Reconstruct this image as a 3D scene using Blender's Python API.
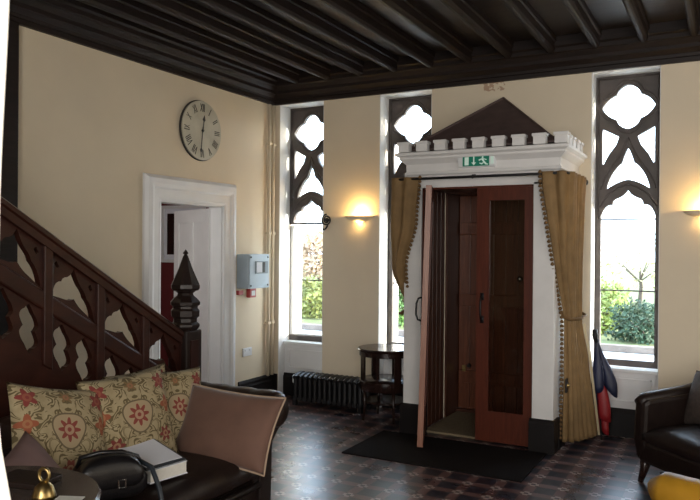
import bpy, bmesh, math, random
from mathutils import Vector, Matrix, Euler
for o in list(bpy.data.objects): bpy.data.objects.remove(o)
S = bpy.context.scene; COL = S.collection
R = math.radians; PI = math.pi
random.seed(7)

# ------------------------------------------------------------------ camera, light, exposure
CAM = (4.3814, -6.382, 1.6); YAW, PITCH, ROLL, FPX = -0.4934, -0.0027, 0.0079, 711.4
cd = bpy.data.cameras.new('camera'); cam = bpy.data.objects.new('camera', cd); COL.objects.link(cam)
_f = Vector((math.sin(YAW)*math.cos(PITCH), math.cos(YAW)*math.cos(PITCH), math.sin(PITCH)))
_r = Vector((math.cos(YAW), -math.sin(YAW), 0)); _u = _r.cross(_f)
_r2 = _r*math.cos(ROLL) + _u*math.sin(ROLL); _u2 = -_r*math.sin(ROLL) + _u*math.cos(ROLL)
cam.matrix_world = Matrix(((_r2.x, _u2.x, -_f.x, CAM[0]), (_r2.y, _u2.y, -_f.y, CAM[1]), (_r2.z, _u2.z, -_f.z, CAM[2]), (0, 0, 0, 1)))
cd.sensor_width = 36; cd.lens = FPX/700*36; cd.clip_start = 0.02; cd.clip_end = 400
S.camera = cam
S.view_settings.view_transform = 'Standard'; S.view_settings.look = 'None'
S.view_settings.gamma = 1; S.view_settings.use_curve_mapping = False
S.view_settings.exposure = 0.2

W = bpy.data.worlds.new('sky'); S.world = W; W.use_nodes = True
wn = W.node_tree; wn.nodes.clear()
wo = wn.nodes.new('ShaderNodeOutputWorld'); wb = wn.nodes.new('ShaderNodeBackground'); sk = wn.nodes.new('ShaderNodeTexSky')
sk.sky_type = 'NISHITA'; sk.sun_disc = False; sk.sun_elevation = R(12); sk.sun_rotation = R(58); sk.dust_density = 4.0; sk.ozone_density = 1.0
mixw = wn.nodes.new('ShaderNodeMixRGB'); mixw.inputs[0].default_value = 0.55; mixw.inputs[2].default_value = (7.8, 9.6, 12.4, 1)
wn.links.new(sk.outputs[0], mixw.inputs[1]); wn.links.new(mixw.outputs[0], wb.inputs[0]); wn.links.new(wb.outputs[0], wo.inputs[0])
wb.inputs[1].default_value = 1.0

def light(name, kind, loc, energy, color, direction=None, size=None, size_y=None):
    l = bpy.data.lights.new(name, kind); l.energy = energy; l.color = color
    o = bpy.data.objects.new(name, l); COL.objects.link(o); o.location = loc
    if direction: o.rotation_euler = Vector(direction).to_track_quat('-Z', 'Y').to_euler()
    if kind == 'AREA':
        l.shape = 'RECTANGLE'; l.size = size; l.size_y = size_y
    return o
sun = light('sun', 'SUN', (12, 6, 9), 16.0, (1.0, 0.93, 0.82), direction=(-0.84, -0.52, -0.20)); sun.data.angle = R(0.6)
light('rear_fill_light', 'AREA', (4.9, -8.05, 1.9), 185, (1.0, 0.965, 0.92), direction=(0, 1, -0.05), size=3.2, size_y=2.2)  # added fill lamp behind the camera, for daylight presumed from an unseen bay
light('side_fill_light', 'AREA', (7.1, -3.6, 1.8), 40, (1.0, 0.96, 0.9), direction=(-1, 0.1, -0.05), size=2.4, size_y=2.2)  # added fill lamp out of view, brightens the left wall

# ------------------------------------------------------------------ helpers
WM = {}
def _bmobj(bm):
    me = bpy.data.meshes.new('m'); bmesh.ops.recalc_face_normals(bm, faces=bm.faces); bm.to_mesh(me); bm.free(); return me
def tag(o, label=None, cat=None, group=None, kind=None):
    if label: o['label'] = label
    if cat: o['category'] = cat
    if group: o['group'] = group
    if kind: o['kind'] = kind
    return o
def obj(name, me, mat, parent=None, space='w', smooth=False, bevel=0, label=None):
    if isinstance(me, bmesh.types.BMesh): me = _bmobj(me)
    me.name = name
    me.materials.clear()
    for m in (mat if isinstance(mat, (list, tuple)) else [mat]): me.materials.append(m)
    o = bpy.data.objects.new(name, me); COL.objects.link(o)
    WM[o] = Matrix.Identity(4)
    if parent is not None:
        o.parent = parent; WM[o] = WM[parent]
        if space == 'w': me.transform(WM[parent].inverted())
    if smooth:
        for p in me.polygons: p.use_smooth = True
    if smooth == 'auto':
        try: me.set_sharp_from_angle(angle=R(38))
        except Exception: pass
    if bevel:
        b = o.modifiers.new('bevel', 'BEVEL'); b.width = bevel; b.segments = 2; b.limit_method = 'ANGLE'; b.angle_limit = R(40)
    if label: o['label'] = label
    return o
def thing(name, label, cat, loc=(0, 0, 0), rz=0.0, group=None):
    o = bpy.data.objects.new(name, None); COL.objects.link(o); o.empty_display_size = 0.1
    o.location = loc; o.rotation_euler = (0, 0, rz)
    WM[o] = Matrix.Translation(loc) @ Matrix.Rotation(rz, 4, 'Z')
    return tag(o, label, cat, group)
def single(name, me, mat, label, cat, loc, group=None, **k):
    """a thing that is one mesh, built in world space, origin moved to loc"""
    o = obj(name, me, mat, **k); o.data.transform(Matrix.Translation(-Vector(loc))); o.location = loc
    WM[o] = Matrix.Translation(loc)
    return tag(o, label, cat, group)
def NB(): return bmesh.new()
def box(bm, x0, x1, y0, y1, z0, z1, mi=0):
    vs = [bm.verts.new((x, y, z)) for x in (x0, x1) for y in (y0, y1) for z in (z0, z1)]
    for f in ((0, 1, 3, 2), (4, 6, 7, 5), (0, 4, 5, 1), (2, 3, 7, 6), (0, 2, 6, 4), (1, 5, 7, 3)):
        bm.faces.new([vs[i] for i in f]).material_index = mi
    return bm
def bx(*a): return box(NB(), *a)
def prism(bm, pts, d, axis='y', base=0.0):
    """extrude polygon pts (2D) along axis from base to base+d. axis y: pts=(x,z); x: pts=(y,z); z: pts=(x,y)"""
    def P(p, t):
        return {'y': (p[0], t, p[1]), 'x': (t, p[0], p[1]), 'z': (p[0], p[1], t)}[axis]
    a = [bm.verts.new(P(p, base)) for p in pts]; b = [bm.verts.new(P(p, base+d)) for p in pts]
    n = len(pts)
    bm.faces.new(a); bm.faces.new(b[::-1])
    for i in range(n): bm.faces.new((a[i], a[(i+1) % n], b[(i+1) % n], b[i]))
    return bm
def lathe(bm, prof, c=(0, 0, 0), n=24, sx=1, sy=1, rot=0):
    rings = []
    for r, z in prof:
        rings.append([bm.verts.new((c[0]+sx*max(r, 1e-4)*math.cos(2*PI*i/n+rot), c[1]+sy*max(r, 1e-4)*math.sin(2*PI*i/n+rot), c[2]+z)) for i in range(n)])
    for a, b in zip(rings, rings[1:]):
        for i in range(n): bm.faces.new((a[i], a[(i+1) % n], b[(i+1) % n], b[i]))
    bm.faces.new(rings[0][::-1]); bm.faces.new(rings[-1])
    return bm
def tube(bm, pts, r, n=10, closed=False):
    pts = [Vector(p) for p in pts]; N = len(pts)
    rr = r if hasattr(r, '__len__') else [r]*N
    rings = []; up = None
    for i, p in enumerate(pts):
        if closed: t = pts[(i+1) % N]-pts[i-1]
        else: t = pts[min(i+1, N-1)]-pts[max(i-1, 0)]
        t.normalize()
        if up is None: up = Vector((0, 0, 1)) if abs(t.z) < 0.9 else Vector((1, 0, 0))
        a = t.cross(up); a.normalize(); b = a.cross(t); up = b
        rings.append([bm.verts.new(p+rr[i]*(a*math.cos(2*PI*k/n)+b*math.sin(2*PI*k/n))) for k in range(n)])
    for i in range(N if closed else N-1):
        A, B = rings[i], rings[(i+1) % N]
        for k in range(n): bm.faces.new((A[k], A[(k+1) % n], B[(k+1) % n], B[k]))
    if not closed: bm.faces.new(rings[0]); bm.faces.new(rings[-1][::-1])
    return bm
def sweep(bm, path, prof):
    """sweep closed 2D profile (out, up) along a horizontal open path with mitres; out = right of travel"""
    pts = [Vector(p) for p in path]; N = len(pts); rings = []
    for i, p in enumerate(pts):
        d1 = (pts[i]-pts[i-1]).normalized() if i else None
        d2 = (pts[i+1]-pts[i]).normalized() if i < N-1 else None
        if d1 is None: d1 = d2
        if d2 is None: d2 = d1
        n1 = Vector((d1.y, -d1.x, 0)); n2 = Vector((d2.y, -d2.x, 0)); m = (n1+n2); m /= max(m.dot(n1), 1e-6)
        rings.append([bm.verts.new(p+m*a+Vector((0, 0, b))) for a, b in prof])
    k = len(prof)
    for A, B in zip(rings, rings[1:]):
        for j in range(k): bm.faces.new((A[j], A[(j+1) % k], B[(j+1) % k], B[j]))
    bm.faces.new(rings[0]); bm.faces.new(rings[-1][::-1])
    return bm
def plate(loops, thick, bevel=0.0, res=0):
    """flat plate in XY with holes (loops[0] = outline), thickness along Z centred; returns mesh"""
    cu = bpy.data.curves.new('c', 'CURVE'); cu.dimensions = '2D'; cu.fill_mode = 'BOTH'
    cu.extrude = thick/2
    for lp in loops:
        s = cu.splines.new('POLY'); s.points.add(len(lp)-1); s.use_cyclic_u = True
        for p, q in zip(s.points, lp): p.co = (q[0], q[1], 0, 1)
    o = bpy.data.objects.new('c', cu); COL.objects.link(o)
    dg = bpy.context.evaluated_depsgraph_get(); me = bpy.data.meshes.new_from_object(o.evaluated_get(dg))
    bpy.data.objects.remove(o); bpy.data.curves.remove(cu)
    me.materials.clear()
    for p in me.polygons: p.use_smooth = False; p.material_index = 0
    return me
XZ = Matrix(((1, 0, 0, 0), (0, 0, -1, 0), (0, 1, 0, 0), (0, 0, 0, 1)))      # plate x->x, y->z (thickness on y)
YZ = Matrix(((0, 0, 1, 0), (1, 0, 0, 0), (0, 1, 0, 0), (0, 0, 0, 1)))       # plate x->y, y->z (thickness on x)
def bez(p0, p1, p2, n=6): return [((1-t)**2*p0[0]+2*t*(1-t)*p1[0]+t*t*p2[0], (1-t)**2*p0[1]+2*t*(1-t)*p1[1]+t*t*p2[1]) for t in [i/n for i in range(n)]]
def chain(segs, n=6):
    out = []
    for s in segs: out += bez(*s, n=n)
    return out
def rrect(x0, x1, y0, y1, r, n=4):
    out = []
    for cx, cy, a in ((x1-r, y0+r, -90), (x1-r, y1-r, 0), (x0+r, y1-r, 90), (x0+r, y0+r, 180)):
        for i in range(n+1): out.append((cx+r*math.cos(R(a+90*i/n)), cy+r*math.sin(R(a+90*i/n))))
    return out
def subsurf(o, lv=2):
    m = o.modifiers.new('sub', 'SUBSURF'); m.levels = lv; m.render_levels = lv
    for p in o.data.polygons: p.use_smooth = True
    return o

# ------------------------------------------------------------------ materials
class NT:
    def __init__(s, name):
        s.m = bpy.data.materials.new(name); s.m.use_nodes = True; s.t = s.m.node_tree
        s.b = s.t.nodes['Principled BSDF']
    def n(s, ty, **k):
        x = s.t.nodes.new('ShaderNode'+ty)
        for a, b in k.items(): setattr(x, a, b)
        return x
    def link(s, a, b): s.t.links.new(a, b)
    def val(s, sock, v):
        if isinstance(v, (int, float)): sock.default_value = v
        elif isinstance(v, (tuple, list)): sock.default_value = tuple(v) + ((1,) if len(v) == 3 and len(sock.default_value) == 4 else ())
        else: s.link(v, sock)
    def M(s, op, a, b=0.0, c=0.0, clamp=False):
        x = s.n('Math', operation=op); x.use_clamp = clamp
        s.val(x.inputs[0], a); s.val(x.inputs[1], b)
        if op in ('MULTIPLY_ADD', 'COMPARE', 'SMOOTH_MIN', 'SMOOTH_MAX'): s.val(x.inputs[2], c)
        return x.outputs[0]
    def mix(s, f, a, b):
        x = s.n('MixRGB'); s.val(x.inputs[0], f); s.val(x.inputs[1], a); s.val(x.inputs[2], b); return x.outputs[0]
    def coord(s, kind='Object', scale=None):
        c = s.n('TexCoord').outputs[kind]
        if scale:
            mp = s.n('Mapping'); s.link(c, mp.inputs[0]); mp.inputs['Scale'].default_value = scale; c = mp.outputs[0]
        return c
    def noise(s, scale, co=None, detail=4, rough=0.55, dist=0.0):
        x = s.n('TexNoise'); x.inputs['Scale'].default_value = scale; x.inputs['Detail'].default_value = detail
        x.inputs['Roughness'].default_value = rough; x.inputs['Distortion'].default_value = dist
        if co is not None: s.link(co, x.inputs['Vector'])
        return x.outputs[0]
    def ramp(s, f, stops):
        x = s.n('ValToRGB'); s.link(f, x.inputs[0]); e = x.color_ramp.elements
        while len(e) < len(stops): e.new(0.5)
        for q, (p, c) in zip(e, stops): q.position = p; q.color = tuple(c)+(1,)
        return x.outputs[0]
    def bump(s, h, strength=0.3, dist=0.01):
        x = s.n('Bump'); x.inputs['Strength'].default_value = strength; x.inputs['Distance'].default_value = dist
        s.link(h, x.inputs['Height']); s.link(x.outputs[0], s.b.inputs['Normal'])
    def out(s, col, rough=0.5, metal=0.0, spec=0.5, coat=0.0):
        s.val(s.b.inputs['Base Color'], col); s.val(s.b.inputs['Roughness'], rough); s.val(s.b.inputs['Metallic'], metal)
        s.b.inputs['Specular IOR Level'].default_value = spec; s.b.inputs['Coat Weight'].default_value = coat
        return s.m
def simple(name, c, rough=0.5, metal=0.0, var=0.12, scale=6, bump=0.0, bscale=60, spec=0.5, coat=0.0):
    t = NT(name); co = t.coord()
    f = t.noise(scale, co)
    col = t.ramp(f, [(0.3, [x*(1-var) for x in c]), (0.7, [min(1, x*(1+var)) for x in c])])
    if bump: t.bump(t.noise(bscale, co), bump, 0.004)
    return t.out(col, rough, metal, spec, coat)
def wood(name, c1, c2, rough=0.35, scale=(6, 6, 0.6), bump=0.15, spec=0.5, coat=0.0):
    t = NT(name); co = t.coord('Object', scale)
    f = t.noise(5, co, 6, 0.6, 1.2)
    t.bump(t.noise(18, co, 4), bump, 0.003)
    return t.out(t.ramp(f, [(0.3, c1), (0.7, c2)]), rough, 0, spec, coat)
def glassmat(name, tint=(0.95, 0.97, 0.96), gloss=0.06):
    t = NT(name); t.t.nodes.remove(t.b)
    tr = t.n('BsdfTransparent'); tr.inputs[0].default_value = tuple(tint)+(1,)
    gl = t.n('BsdfGlossy'); gl.inputs['Roughness'].default_value = 0.03
    lw = t.n('LayerWeight'); lw.inputs[0].default_value = 0.5
    fr = t.M('MULTIPLY_ADD', t.M('POWER', lw.outputs['Facing'], 4.0), 0.55, 0.03)
    mx = t.n('MixShader'); t.link(fr, mx.inputs[0]); t.link(tr.outputs[0], mx.inputs[1]); t.link(gl.outputs[0], mx.inputs[2])
    t.link(mx.outputs[0], t.t.nodes['Material Output'].inputs[0]); return t.m
def emit(name, c, s):
    t = NT(name); t.b.inputs['Base Color'].default_value = tuple(c)+(1,)
    t.b.inputs['Emission Color'].default_value = tuple(c)+(1,); t.b.inputs['Emission Strength'].default_value = s; return t.m

M = {}
M['cream'] = simple('cream_wall_paint', (0.66, 0.565, 0.415), 0.75, var=0.05, scale=1.2, bump=0.12, bscale=40)
def stained():
    t = NT('plaster_with_stains'); co = t.coord()
    base = t.ramp(t.noise(1.2, co), [(0.3, (0.67, 0.58, 0.44)), (0.7, (0.73, 0.635, 0.485))])
    sp = t.n('SeparateXYZ'); t.link(co, sp.inputs[0])
    dx = t.M('ABSOLUTE', t.M('SUBTRACT', sp.outputs[0], 2.44)); dz = t.M('SUBTRACT', 3.15, sp.outputs[2])
    inx = t.M('LESS_THAN', t.M('ADD', dx, t.M('MULTIPLY', t.noise(9, co), 0.10)), 0.15)
    inz = t.M('LESS_THAN', t.M('ADD', dz, t.M('MULTIPLY', t.noise(14, co), 0.09)), 0.135)
    msk = t.M('MULTIPLY', t.M('MULTIPLY', inx, inz), t.M('GREATER_THAN', t.noise(16, co), 0.47))
    col = t.mix(t.M('MULTIPLY', msk, 0.75), base, (0.36, 0.20, 0.12))
    t.bump(t.noise(40, co), 0.12, 0.004); return t.out(col, 0.75)
M['cream_stained'] = stained()
M['white'] = simple('white_gloss_paint', (0.74, 0.74, 0.74), 0.4, var=0.03)
M['white_stone'] = simple('pale_stone_reveal', (0.74, 0.74, 0.73), 0.7, var=0.06, scale=5)
M['porch_white'] = simple('porch_off_white_paint', (0.72, 0.71, 0.70), 0.5, var=0.05, scale=5, bump=0.1, bscale=25)
M['tracery'] = simple('dark_brown_tracery', (0.075, 0.061, 0.055), 0.5, var=0.25, scale=8, bump=0.3, bscale=30)
M['red_wall'] = simple('deep_red_wall', (0.13, 0.012, 0.014), 0.7, var=0.1)
M['beam'] = wood('ceiling_beam_timber', (0.008, 0.005, 0.004), (0.019, 0.011, 0.009), 0.58, (0.6, 0.6, 6), 0.2, 0.3)
M['stair_wood'] = wood('stair_mahogany', (0.020, 0.006, 0.004), (0.044, 0.013, 0.008), 0.32, (8, 0.8, 2), 0.1, 0.4)
M['newel_wood'] = wood('newel_dark_oak', (0.010, 0.006, 0.005), (0.026, 0.015, 0.012), 0.3, (8, 8, 0.8), 0.1)
M['porch_red'] = wood('porch_door_mahogany', (0.062, 0.013, 0.006), (0.110, 0.025, 0.012), 0.38, (10, 10, 0.7), 0.1, 0.35)
M['edge_wood'] = wood('door_edge_timber', (0.22, 0.09, 0.055), (0.36, 0.17, 0.11), 0.4, (12, 12, 0.7), 0.1)
M['porch_dark'] = wood('porch_dark_boarding', (0.035, 0.013, 0.008), (0.105, 0.036, 0.019), 0.35, (9, 9, 0.6), 0.1)
M['porch_brown'] = wood('outer_door_boards', (0.085, 0.026, 0.012), (0.200, 0.066, 0.032), 0.33, (9, 9, 0.6), 0.1)
M['dark_skirt'] = simple('black_brown_skirting', (0.009, 0.007, 0.007), 0.5, var=0.2, spec=0.25)
M['slate'] = simple('brown_slate_roof', (0.105, 0.070, 0.064), 0.6, var=0.2, scale=10, bump=0.2)
M['iron'] = simple('black_iron', (0.009, 0.008, 0.009), 0.45, 0.2, var=0.2, bump=0.2)
M['dark_furn'] = wood('dark_mahogany_furniture', (0.012, 0.006, 0.005), (0.030, 0.013, 0.010), 0.22, (4, 4, 1), 0.05)
M['brass'] = simple('aged_brass', (0.42, 0.30, 0.12), 0.3, 1.0, var=0.2)
M['gold'] = simple('gold_curtain_velvet', (0.235, 0.145, 0.060), 0.8, var=0.16, scale=9, bump=0.15)
M['gold_trim'] = simple('gold_fringe', (0.15, 0.085, 0.032), 0.9, var=0.2, scale=40)
M['gold_lining'] = simple('cream_curtain_lining', (0.62, 0.52, 0.33), 0.85, var=0.08)
M['ivory'] = simple('ivory_curtain_cloth', (0.85, 0.82, 0.74), 0.85, var=0.04, scale=5)
M['leather'] = simple('dark_brown_leather', (0.014, 0.008, 0.0065), 0.4, var=0.3, scale=14, bump=0.25, bscale=90, spec=0.35)
M['leather_tan'] = simple('worn_brown_leather', (0.026, 0.014, 0.010), 0.36, var=0.35, scale=9, bump=0.25, bscale=90, spec=0.45)
M['leather_black'] = simple('black_leather', (0.010, 0.009, 0.010), 0.3, var=0.3, scale=14, bump=0.25, bscale=90)
M['mustard'] = simple('mustard_leather', (0.46, 0.235, 0.020), 0.38, var=0.12, scale=8, bump=0.15, bscale=70)
M['velvet'] = simple('brown_velvet', (0.140, 0.070, 0.047), 0.75, var=0.14, scale=6, bump=0.1)
M['velvet'].node_tree.nodes['Principled BSDF'].inputs['Sheen Weight'].default_value = 0.25
M['mauve'] = simple('mauve_velvet', (0.17, 0.10, 0.088), 0.8, var=0.14, scale=7, bump=0.1)
M['piping'] = simple('pale_piping', (0.42, 0.30, 0.21), 0.8, var=0.1)
M['taupe'] = simple('grey_brown_weave', (0.062, 0.044, 0.036), 0.85, var=0.3, scale=30, bump=0.2)
M['paper'] = simple('white_paper', (0.78, 0.80, 0.86), 0.7, var=0.02)
M['page'] = simple('page_block', (0.72, 0.70, 0.64), 0.8, var=0.05, scale=60)
M['navy_card'] = simple('dark_folder_card', (0.020, 0.026, 0.034), 0.45, var=0.15)
M['mat'] = simple('black_doormat_pile', (0.010, 0.008, 0.008), 0.95, var=0.35, scale=120, bump=0.6, bscale=220, spec=0.1)
M['coir'] = simple('beige_coir_mat', (0.21, 0.165, 0.105), 0.95, var=0.2, scale=90, bump=0.6, bscale=200, spec=0.1)
M['steel'] = simple('pale_blue_grey_metal', (0.42, 0.50, 0.56), 0.4, 0.2, var=0.04)
M['plastic'] = simple('white_plastic', (0.72, 0.73, 0.74), 0.4, var=0.02)
M['redplastic'] = simple('red_plastic', (0.42, 0.06, 0.06), 0.45, var=0.08)
M['dial'] = simple('aged_clock_dial', (0.47, 0.44, 0.34), 0.55, var=0.13, scale=7)
M['ink'] = simple('black_ink', (0.035, 0.033, 0.030), 0.6, var=0.2)
M['green'] = emit('exit_sign_green', (0.0, 0.17, 0.105), 0.12)
M['signwhite'] = emit('exit_sign_white', (0.62, 0.78, 0.70), 0.15)
M['glass'] = glassmat('window_glass')
M['door_glass'] = glassmat('door_glass', (0.80, 0.78, 0.74))
M['navy'] = simple('navy_nylon', (0.012, 0.016, 0.050), 0.5, var=0.2, scale=9)
M['scarlet'] = simple('red_nylon', (0.30, 0.012, 0.016), 0.5, var=0.15, scale=9)
M['chrome'] = simple('chrome', (0.62, 0.62, 0.60), 0.18, 1.0, var=0.05)
M['plaster_white'] = simple('plaster_uplighter', (0.70, 0.60, 0.45), 0.6, var=0.04)
M['bulb'] = emit('lit_bulb', (1.0, 0.72, 0.30), 30)
M['boards'] = None
def boards():
    t = NT('ceiling_boards'); co = t.coord()
    sp = t.n('SeparateXYZ'); t.link(co, sp.inputs[0])
    k = t.M('DIVIDE', sp.outputs[1], 0.14); fr = t.M('FRACT', k)
    gap = t.M('LESS_THAN', fr, 0.06)
    wnx = t.n('TexWhiteNoise', noise_dimensions='1D'); t.link(t.M('FLOOR', k), wnx.inputs['W'])
    f = t.noise(4, t.coord('Object', (0.6, 8, 1)), 5)
    c = t.ramp(t.M('ADD', t.M('MULTIPLY', f, 0.6), t.M('MULTIPLY', wnx.outputs[0], 0.4)), [(0.2, (0.011, 0.007, 0.006)), (0.8, (0.036, 0.022, 0.017))])
    t.bump(t.M('SUBTRACT', 1.0, gap), 0.8, 0.01)
    return t.out(t.mix(gap, c, (0.004, 0.003, 0.003)), 0.45)
M['boards'] = boards()
def tiles():
    t = NT('victorian_floor_tiles'); co = t.coord()
    sp = t.n('SeparateXYZ'); t.link(co, sp.inputs[0])
    P = 0.2
    def cell(c, off):
        a = t.M('DIVIDE', t.M('ADD', c, off), P)
        return t.M('SUBTRACT', a, t.M('ROUND', a)), t.M('ROUND', a)
    u, iu = cell(sp.outputs[0], -3.2); v, iv = cell(sp.outputs[1], 1.72)
    au, av = t.M('ABSOLUTE', u), t.M('ABSOLUTE', v)
    mx_, mn_ = t.M('MAXIMUM', au, av), t.M('MINIMUM', au, av)
    inband = t.M('LESS_THAN', mn_, 0.18)                # bands crossing at the motif
    cross = t.M('LESS_THAN', mx_, 0.18)
    # motif of four small cream squares round a dark centre, in the crossing
    q = t.M('MULTIPLY', t.M('LESS_THAN', t.M('ABSOLUTE', t.M('SUBTRACT', mx_, 0.13)), 0.055), t.M('LESS_THAN', mn_, 0.085))
    dia = t.M('LESS_THAN', t.M('ADD', au, av), 0.34)
    nz = t.noise(3, co)
    wv = t.n('TexWhiteNoise', noise_dimensions='3D'); cv = t.n('CombineXYZ'); t.link(t.M('FLOOR', t.M('MULTIPLY', t.M('ADD', sp.outputs[0], 20.0), 10.0)), cv.inputs[0]); t.link(t.M('FLOOR', t.M('MULTIPLY', t.M('ADD', sp.outputs[1], 20.0), 10.0)), cv.inputs[1]); t.link(cv.outputs[0], wv.inputs[0])
    dark = t.ramp(wv.outputs[0], [(0.0, (0.010, 0.012, 0.020)), (1.0, (0.020, 0.022, 0.032))])
    red = t.ramp(nz, [(0.3, (0.088, 0.044, 0.042)), (0.7, (0.135, 0.075, 0.070))])
    c = t.mix(inband, dark, red)
    c = t.mix(cross, c, (0.040, 0.028, 0.032))
    c = t.mix(t.M('MULTIPLY', q, dia), c, (0.36, 0.29, 0.26))
    grout = t.M('LESS_THAN', t.M('ABSOLUTE', t.M('SUBTRACT', mn_, 0.18)), 0.012)
    c = t.mix(grout, c, (0.03, 0.025, 0.025))
    t.bump(t.M('ADD', t.M('MULTIPLY', grout, -1.0), t.M('MULTIPLY', t.noise(14, co), 0.5)), 0.25, 0.004)
    return t.out(c, t.M('MULTIPLY_ADD', nz, 0.22, 0.19), 0, 0.5)
M['tiles'] = tiles()
def floral():
    t = NT('floral_tapestry'); uv = t.coord('UV')
    sp = t.n('SeparateXYZ'); t.link(uv, sp.inputs[0])
    U = t.M('MULTIPLY', t.M('SUBTRACT', sp.outputs[0], 0.5), 2.0); V = t.M('MULTIPLY', t.M('SUBTRACT', sp.outputs[1], 0.5), 2.0)
    A = t.M('ABSOLUTE', U)
    cb = t.n('CombineXYZ'); t.link(A, cb.inputs[0]); t.link(V, cb.inputs[1])
    base = t.ramp(t.noise(5, cb.outputs[0]), [(0.3, (0.30, 0.235, 0.13)), (0.7, (0.40, 0.325, 0.19))])
    def polar(cx, cy):
        dx = t.M('SUBTRACT', A, cx); dy = t.M('SUBTRACT', V, cy)
        return t.M('SQRT', t.M('ADD', t.M('MULTIPLY', dx, dx), t.M('MULTIPLY', dy, dy))), t.M('ARCTAN2', dy, dx)
    def flower(c, cx, cy, rad, n, col, heart=None):
        r, th = polar(cx, cy)
        lim = t.M('MULTIPLY_ADD', t.M('COSINE', t.M('MULTIPLY', th, float(n))), rad*0.24, rad*0.76)
        c = t.mix(t.M('LESS_THAN', r, lim), c, col)
        if heart:
            c = t.mix(t.M('LESS_THAN', r, rad*0.42), c, heart)
            c = t.mix(t.M('LESS_THAN', r, rad*0.18), c, col)
        return c
    nz = t.noise(3.4, cb.outputs[0], 1, 0.4, 0.9); gate = t.M('GREATER_THAN', t.noise(5.5, cb.outputs[0], 1), 0.44)
    c = base
    for lv, w in ((0.41, 0.022), (0.52, 0.030), (0.62, 0.022)):
        c = t.mix(t.M('MULTIPLY', gate, t.M('LESS_THAN', t.M('ABSOLUTE', t.M('SUBTRACT', nz, lv)), w)), c, (0.120, 0.088, 0.038))
    r, th = polar(0, 0.05)
    sh = t.M('MULTIPLY_ADD', t.M('SINE', t.M('MULTIPLY', th, 3.0)), 0.03, 0.36)
    c = t.mix(t.M('LESS_THAN', r, sh), c, (0.135, 0.100, 0.055))
    c = t.mix(t.M('LESS_THAN', r, t.M('SUBTRACT', sh, 0.035)), c, (0.37, 0.28, 0.165))
    c = flower(c, 0, 0.05, 0.24, 8, (0.22, 0.045, 0.032), (0.38, 0.24, 0.15))
    c = flower(c, 0.74, 0.68, 0.20, 5, (0.20, 0.036, 0.028), (0.26, 0.075, 0.045))
    c = flower(c, 0.80, 0.16, 0.19, 4, (0.28, 0.080, 0.036), (0.32, 0.14, 0.065))
    c = flower(c, 0.60, -0.48, 0.18, 6, (0.18, 0.032, 0.026), (0.32, 0.18, 0.10))
    c = flower(c, 0.0, 0.72, 0.15, 7, (0.19, 0.12, 0.05), (0.30, 0.13, 0.065))
    c = flower(c, 0.0, -0.70, 0.17, 5, (0.21, 0.05, 0.034), (0.34, 0.22, 0.12))
    t.bump(t.noise(120, uv), 0.3, 0.003)
    return t.out(c, 0.9)
M['floral'] = floral()

# ------------------------------------------------------------------ the room shell
def structure(name, bm, mat, **k):
    o = obj(name, bm, mat, **k); o['kind'] = 'structure'; return o
HT = 3.13; TOP = 3.60
structure('floor', bx(-0.12, 7.2, -8.2, 0.30, -0.1, 0), M['tiles'])
WINS = [(0.08, 0.63), (1.275, 1.83), (3.30, 3.85)]
b = NB()
for x0, x1 in ((-0.15, 0.08), (0.63, 1.275), (1.83, 1.98), (2.96, 3.30), (3.85, 7.35)): box(b, x0, x1, 0, 0.45, 0, HT)
box(b, -0.15, 7.35, 0, 0.45, HT, TOP)
box(b, 1.98, 2.96, 0, 0.45, 2.14, HT)
structure('wall_back', b, M['cream_stained'])
b = NB()
DY0, DY1 = -1.737, -0.873
box(b, -0.15, 0, -8.2, DY0, 0, TOP); box(b, -0.15, 0, DY1, 0, 0, TOP); box(b, -0.15, 0, DY0, DY1, 2.0, TOP)
structure('wall_left', b, M['cream'])
b = NB()   # right wall with an unseen window, put in to light the room
box(b, 7.2, 7.35, -8.2, -4.8, 0, TOP); box(b, 7.2, 7.35, -2.4, 0, 0, TOP); box(b, 7.2, 7.35, -4.8, -2.4, 0, 0.7); box(b, 7.2, 7.35, -4.8, -2.4, 2.9, TOP)
structure('wall_right', b, M['cream'])
b = NB()   # rear bay wall with a wide window, and the wall stub the near curtain hangs on
box(b, -0.15, 3.4, -8.35, -8.2, 0, TOP); box(b, 6.6, 7.35, -8.35, -8.2, 0, TOP); box(b, 3.4, 6.6, -8.35, -8.2, 0, 0.8); box(b, 3.4, 6.6, -8.35, -8.2, 3.0, TOP)
structure('wall_rear', b, M['cream'])
for nm, r in (('window_5', (3.4, 6.6, -8.3, -8.26, 0.8, 3.0, 'x')), ('window_4', (7.24, 7.28, -4.8, -2.4, 0.7, 2.9, 'y'))):
    b = NB(); x0, x1, y0, y1, z0, z1, ax = r
    if ax == 'x':
        for k in range(4): cx = x0+(x1-x0)*k/3; box(b, max(x0, cx-.03), min(x1, cx+.03), y0, y1, z0, z1)
        box(b, x0, x1, y0, y1, z0, z0+.06); box(b, x0, x1, y0, y1, z1-.06, z1); box(b, x0, x1, y0, y1, 1.9, 1.94)
    else:
        for k in range(4): cy = y0+(y1-y0)*k/3; box(b, x0, x1, max(y0, cy-.03), min(y1, cy+.03), z0, z1)
        box(b, x0, x1, y0, y1, z0, z0+.06); box(b, x0, x1, y0, y1, z1-.06, z1); box(b, x0, x1, y0, y1, 1.8, 1.84)
    wnd = structure(nm, b, M['white'])
    obj('light_blocker', bx(x0, x1, y0-.03, y0-.02, z0, z1) if ax == 'x' else bx(x1+.02, x1+.03, y0, y1, z0, z1), M['ivory'], wnd)  # unseen solid sheet added to keep sun and sky out of the opening

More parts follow.
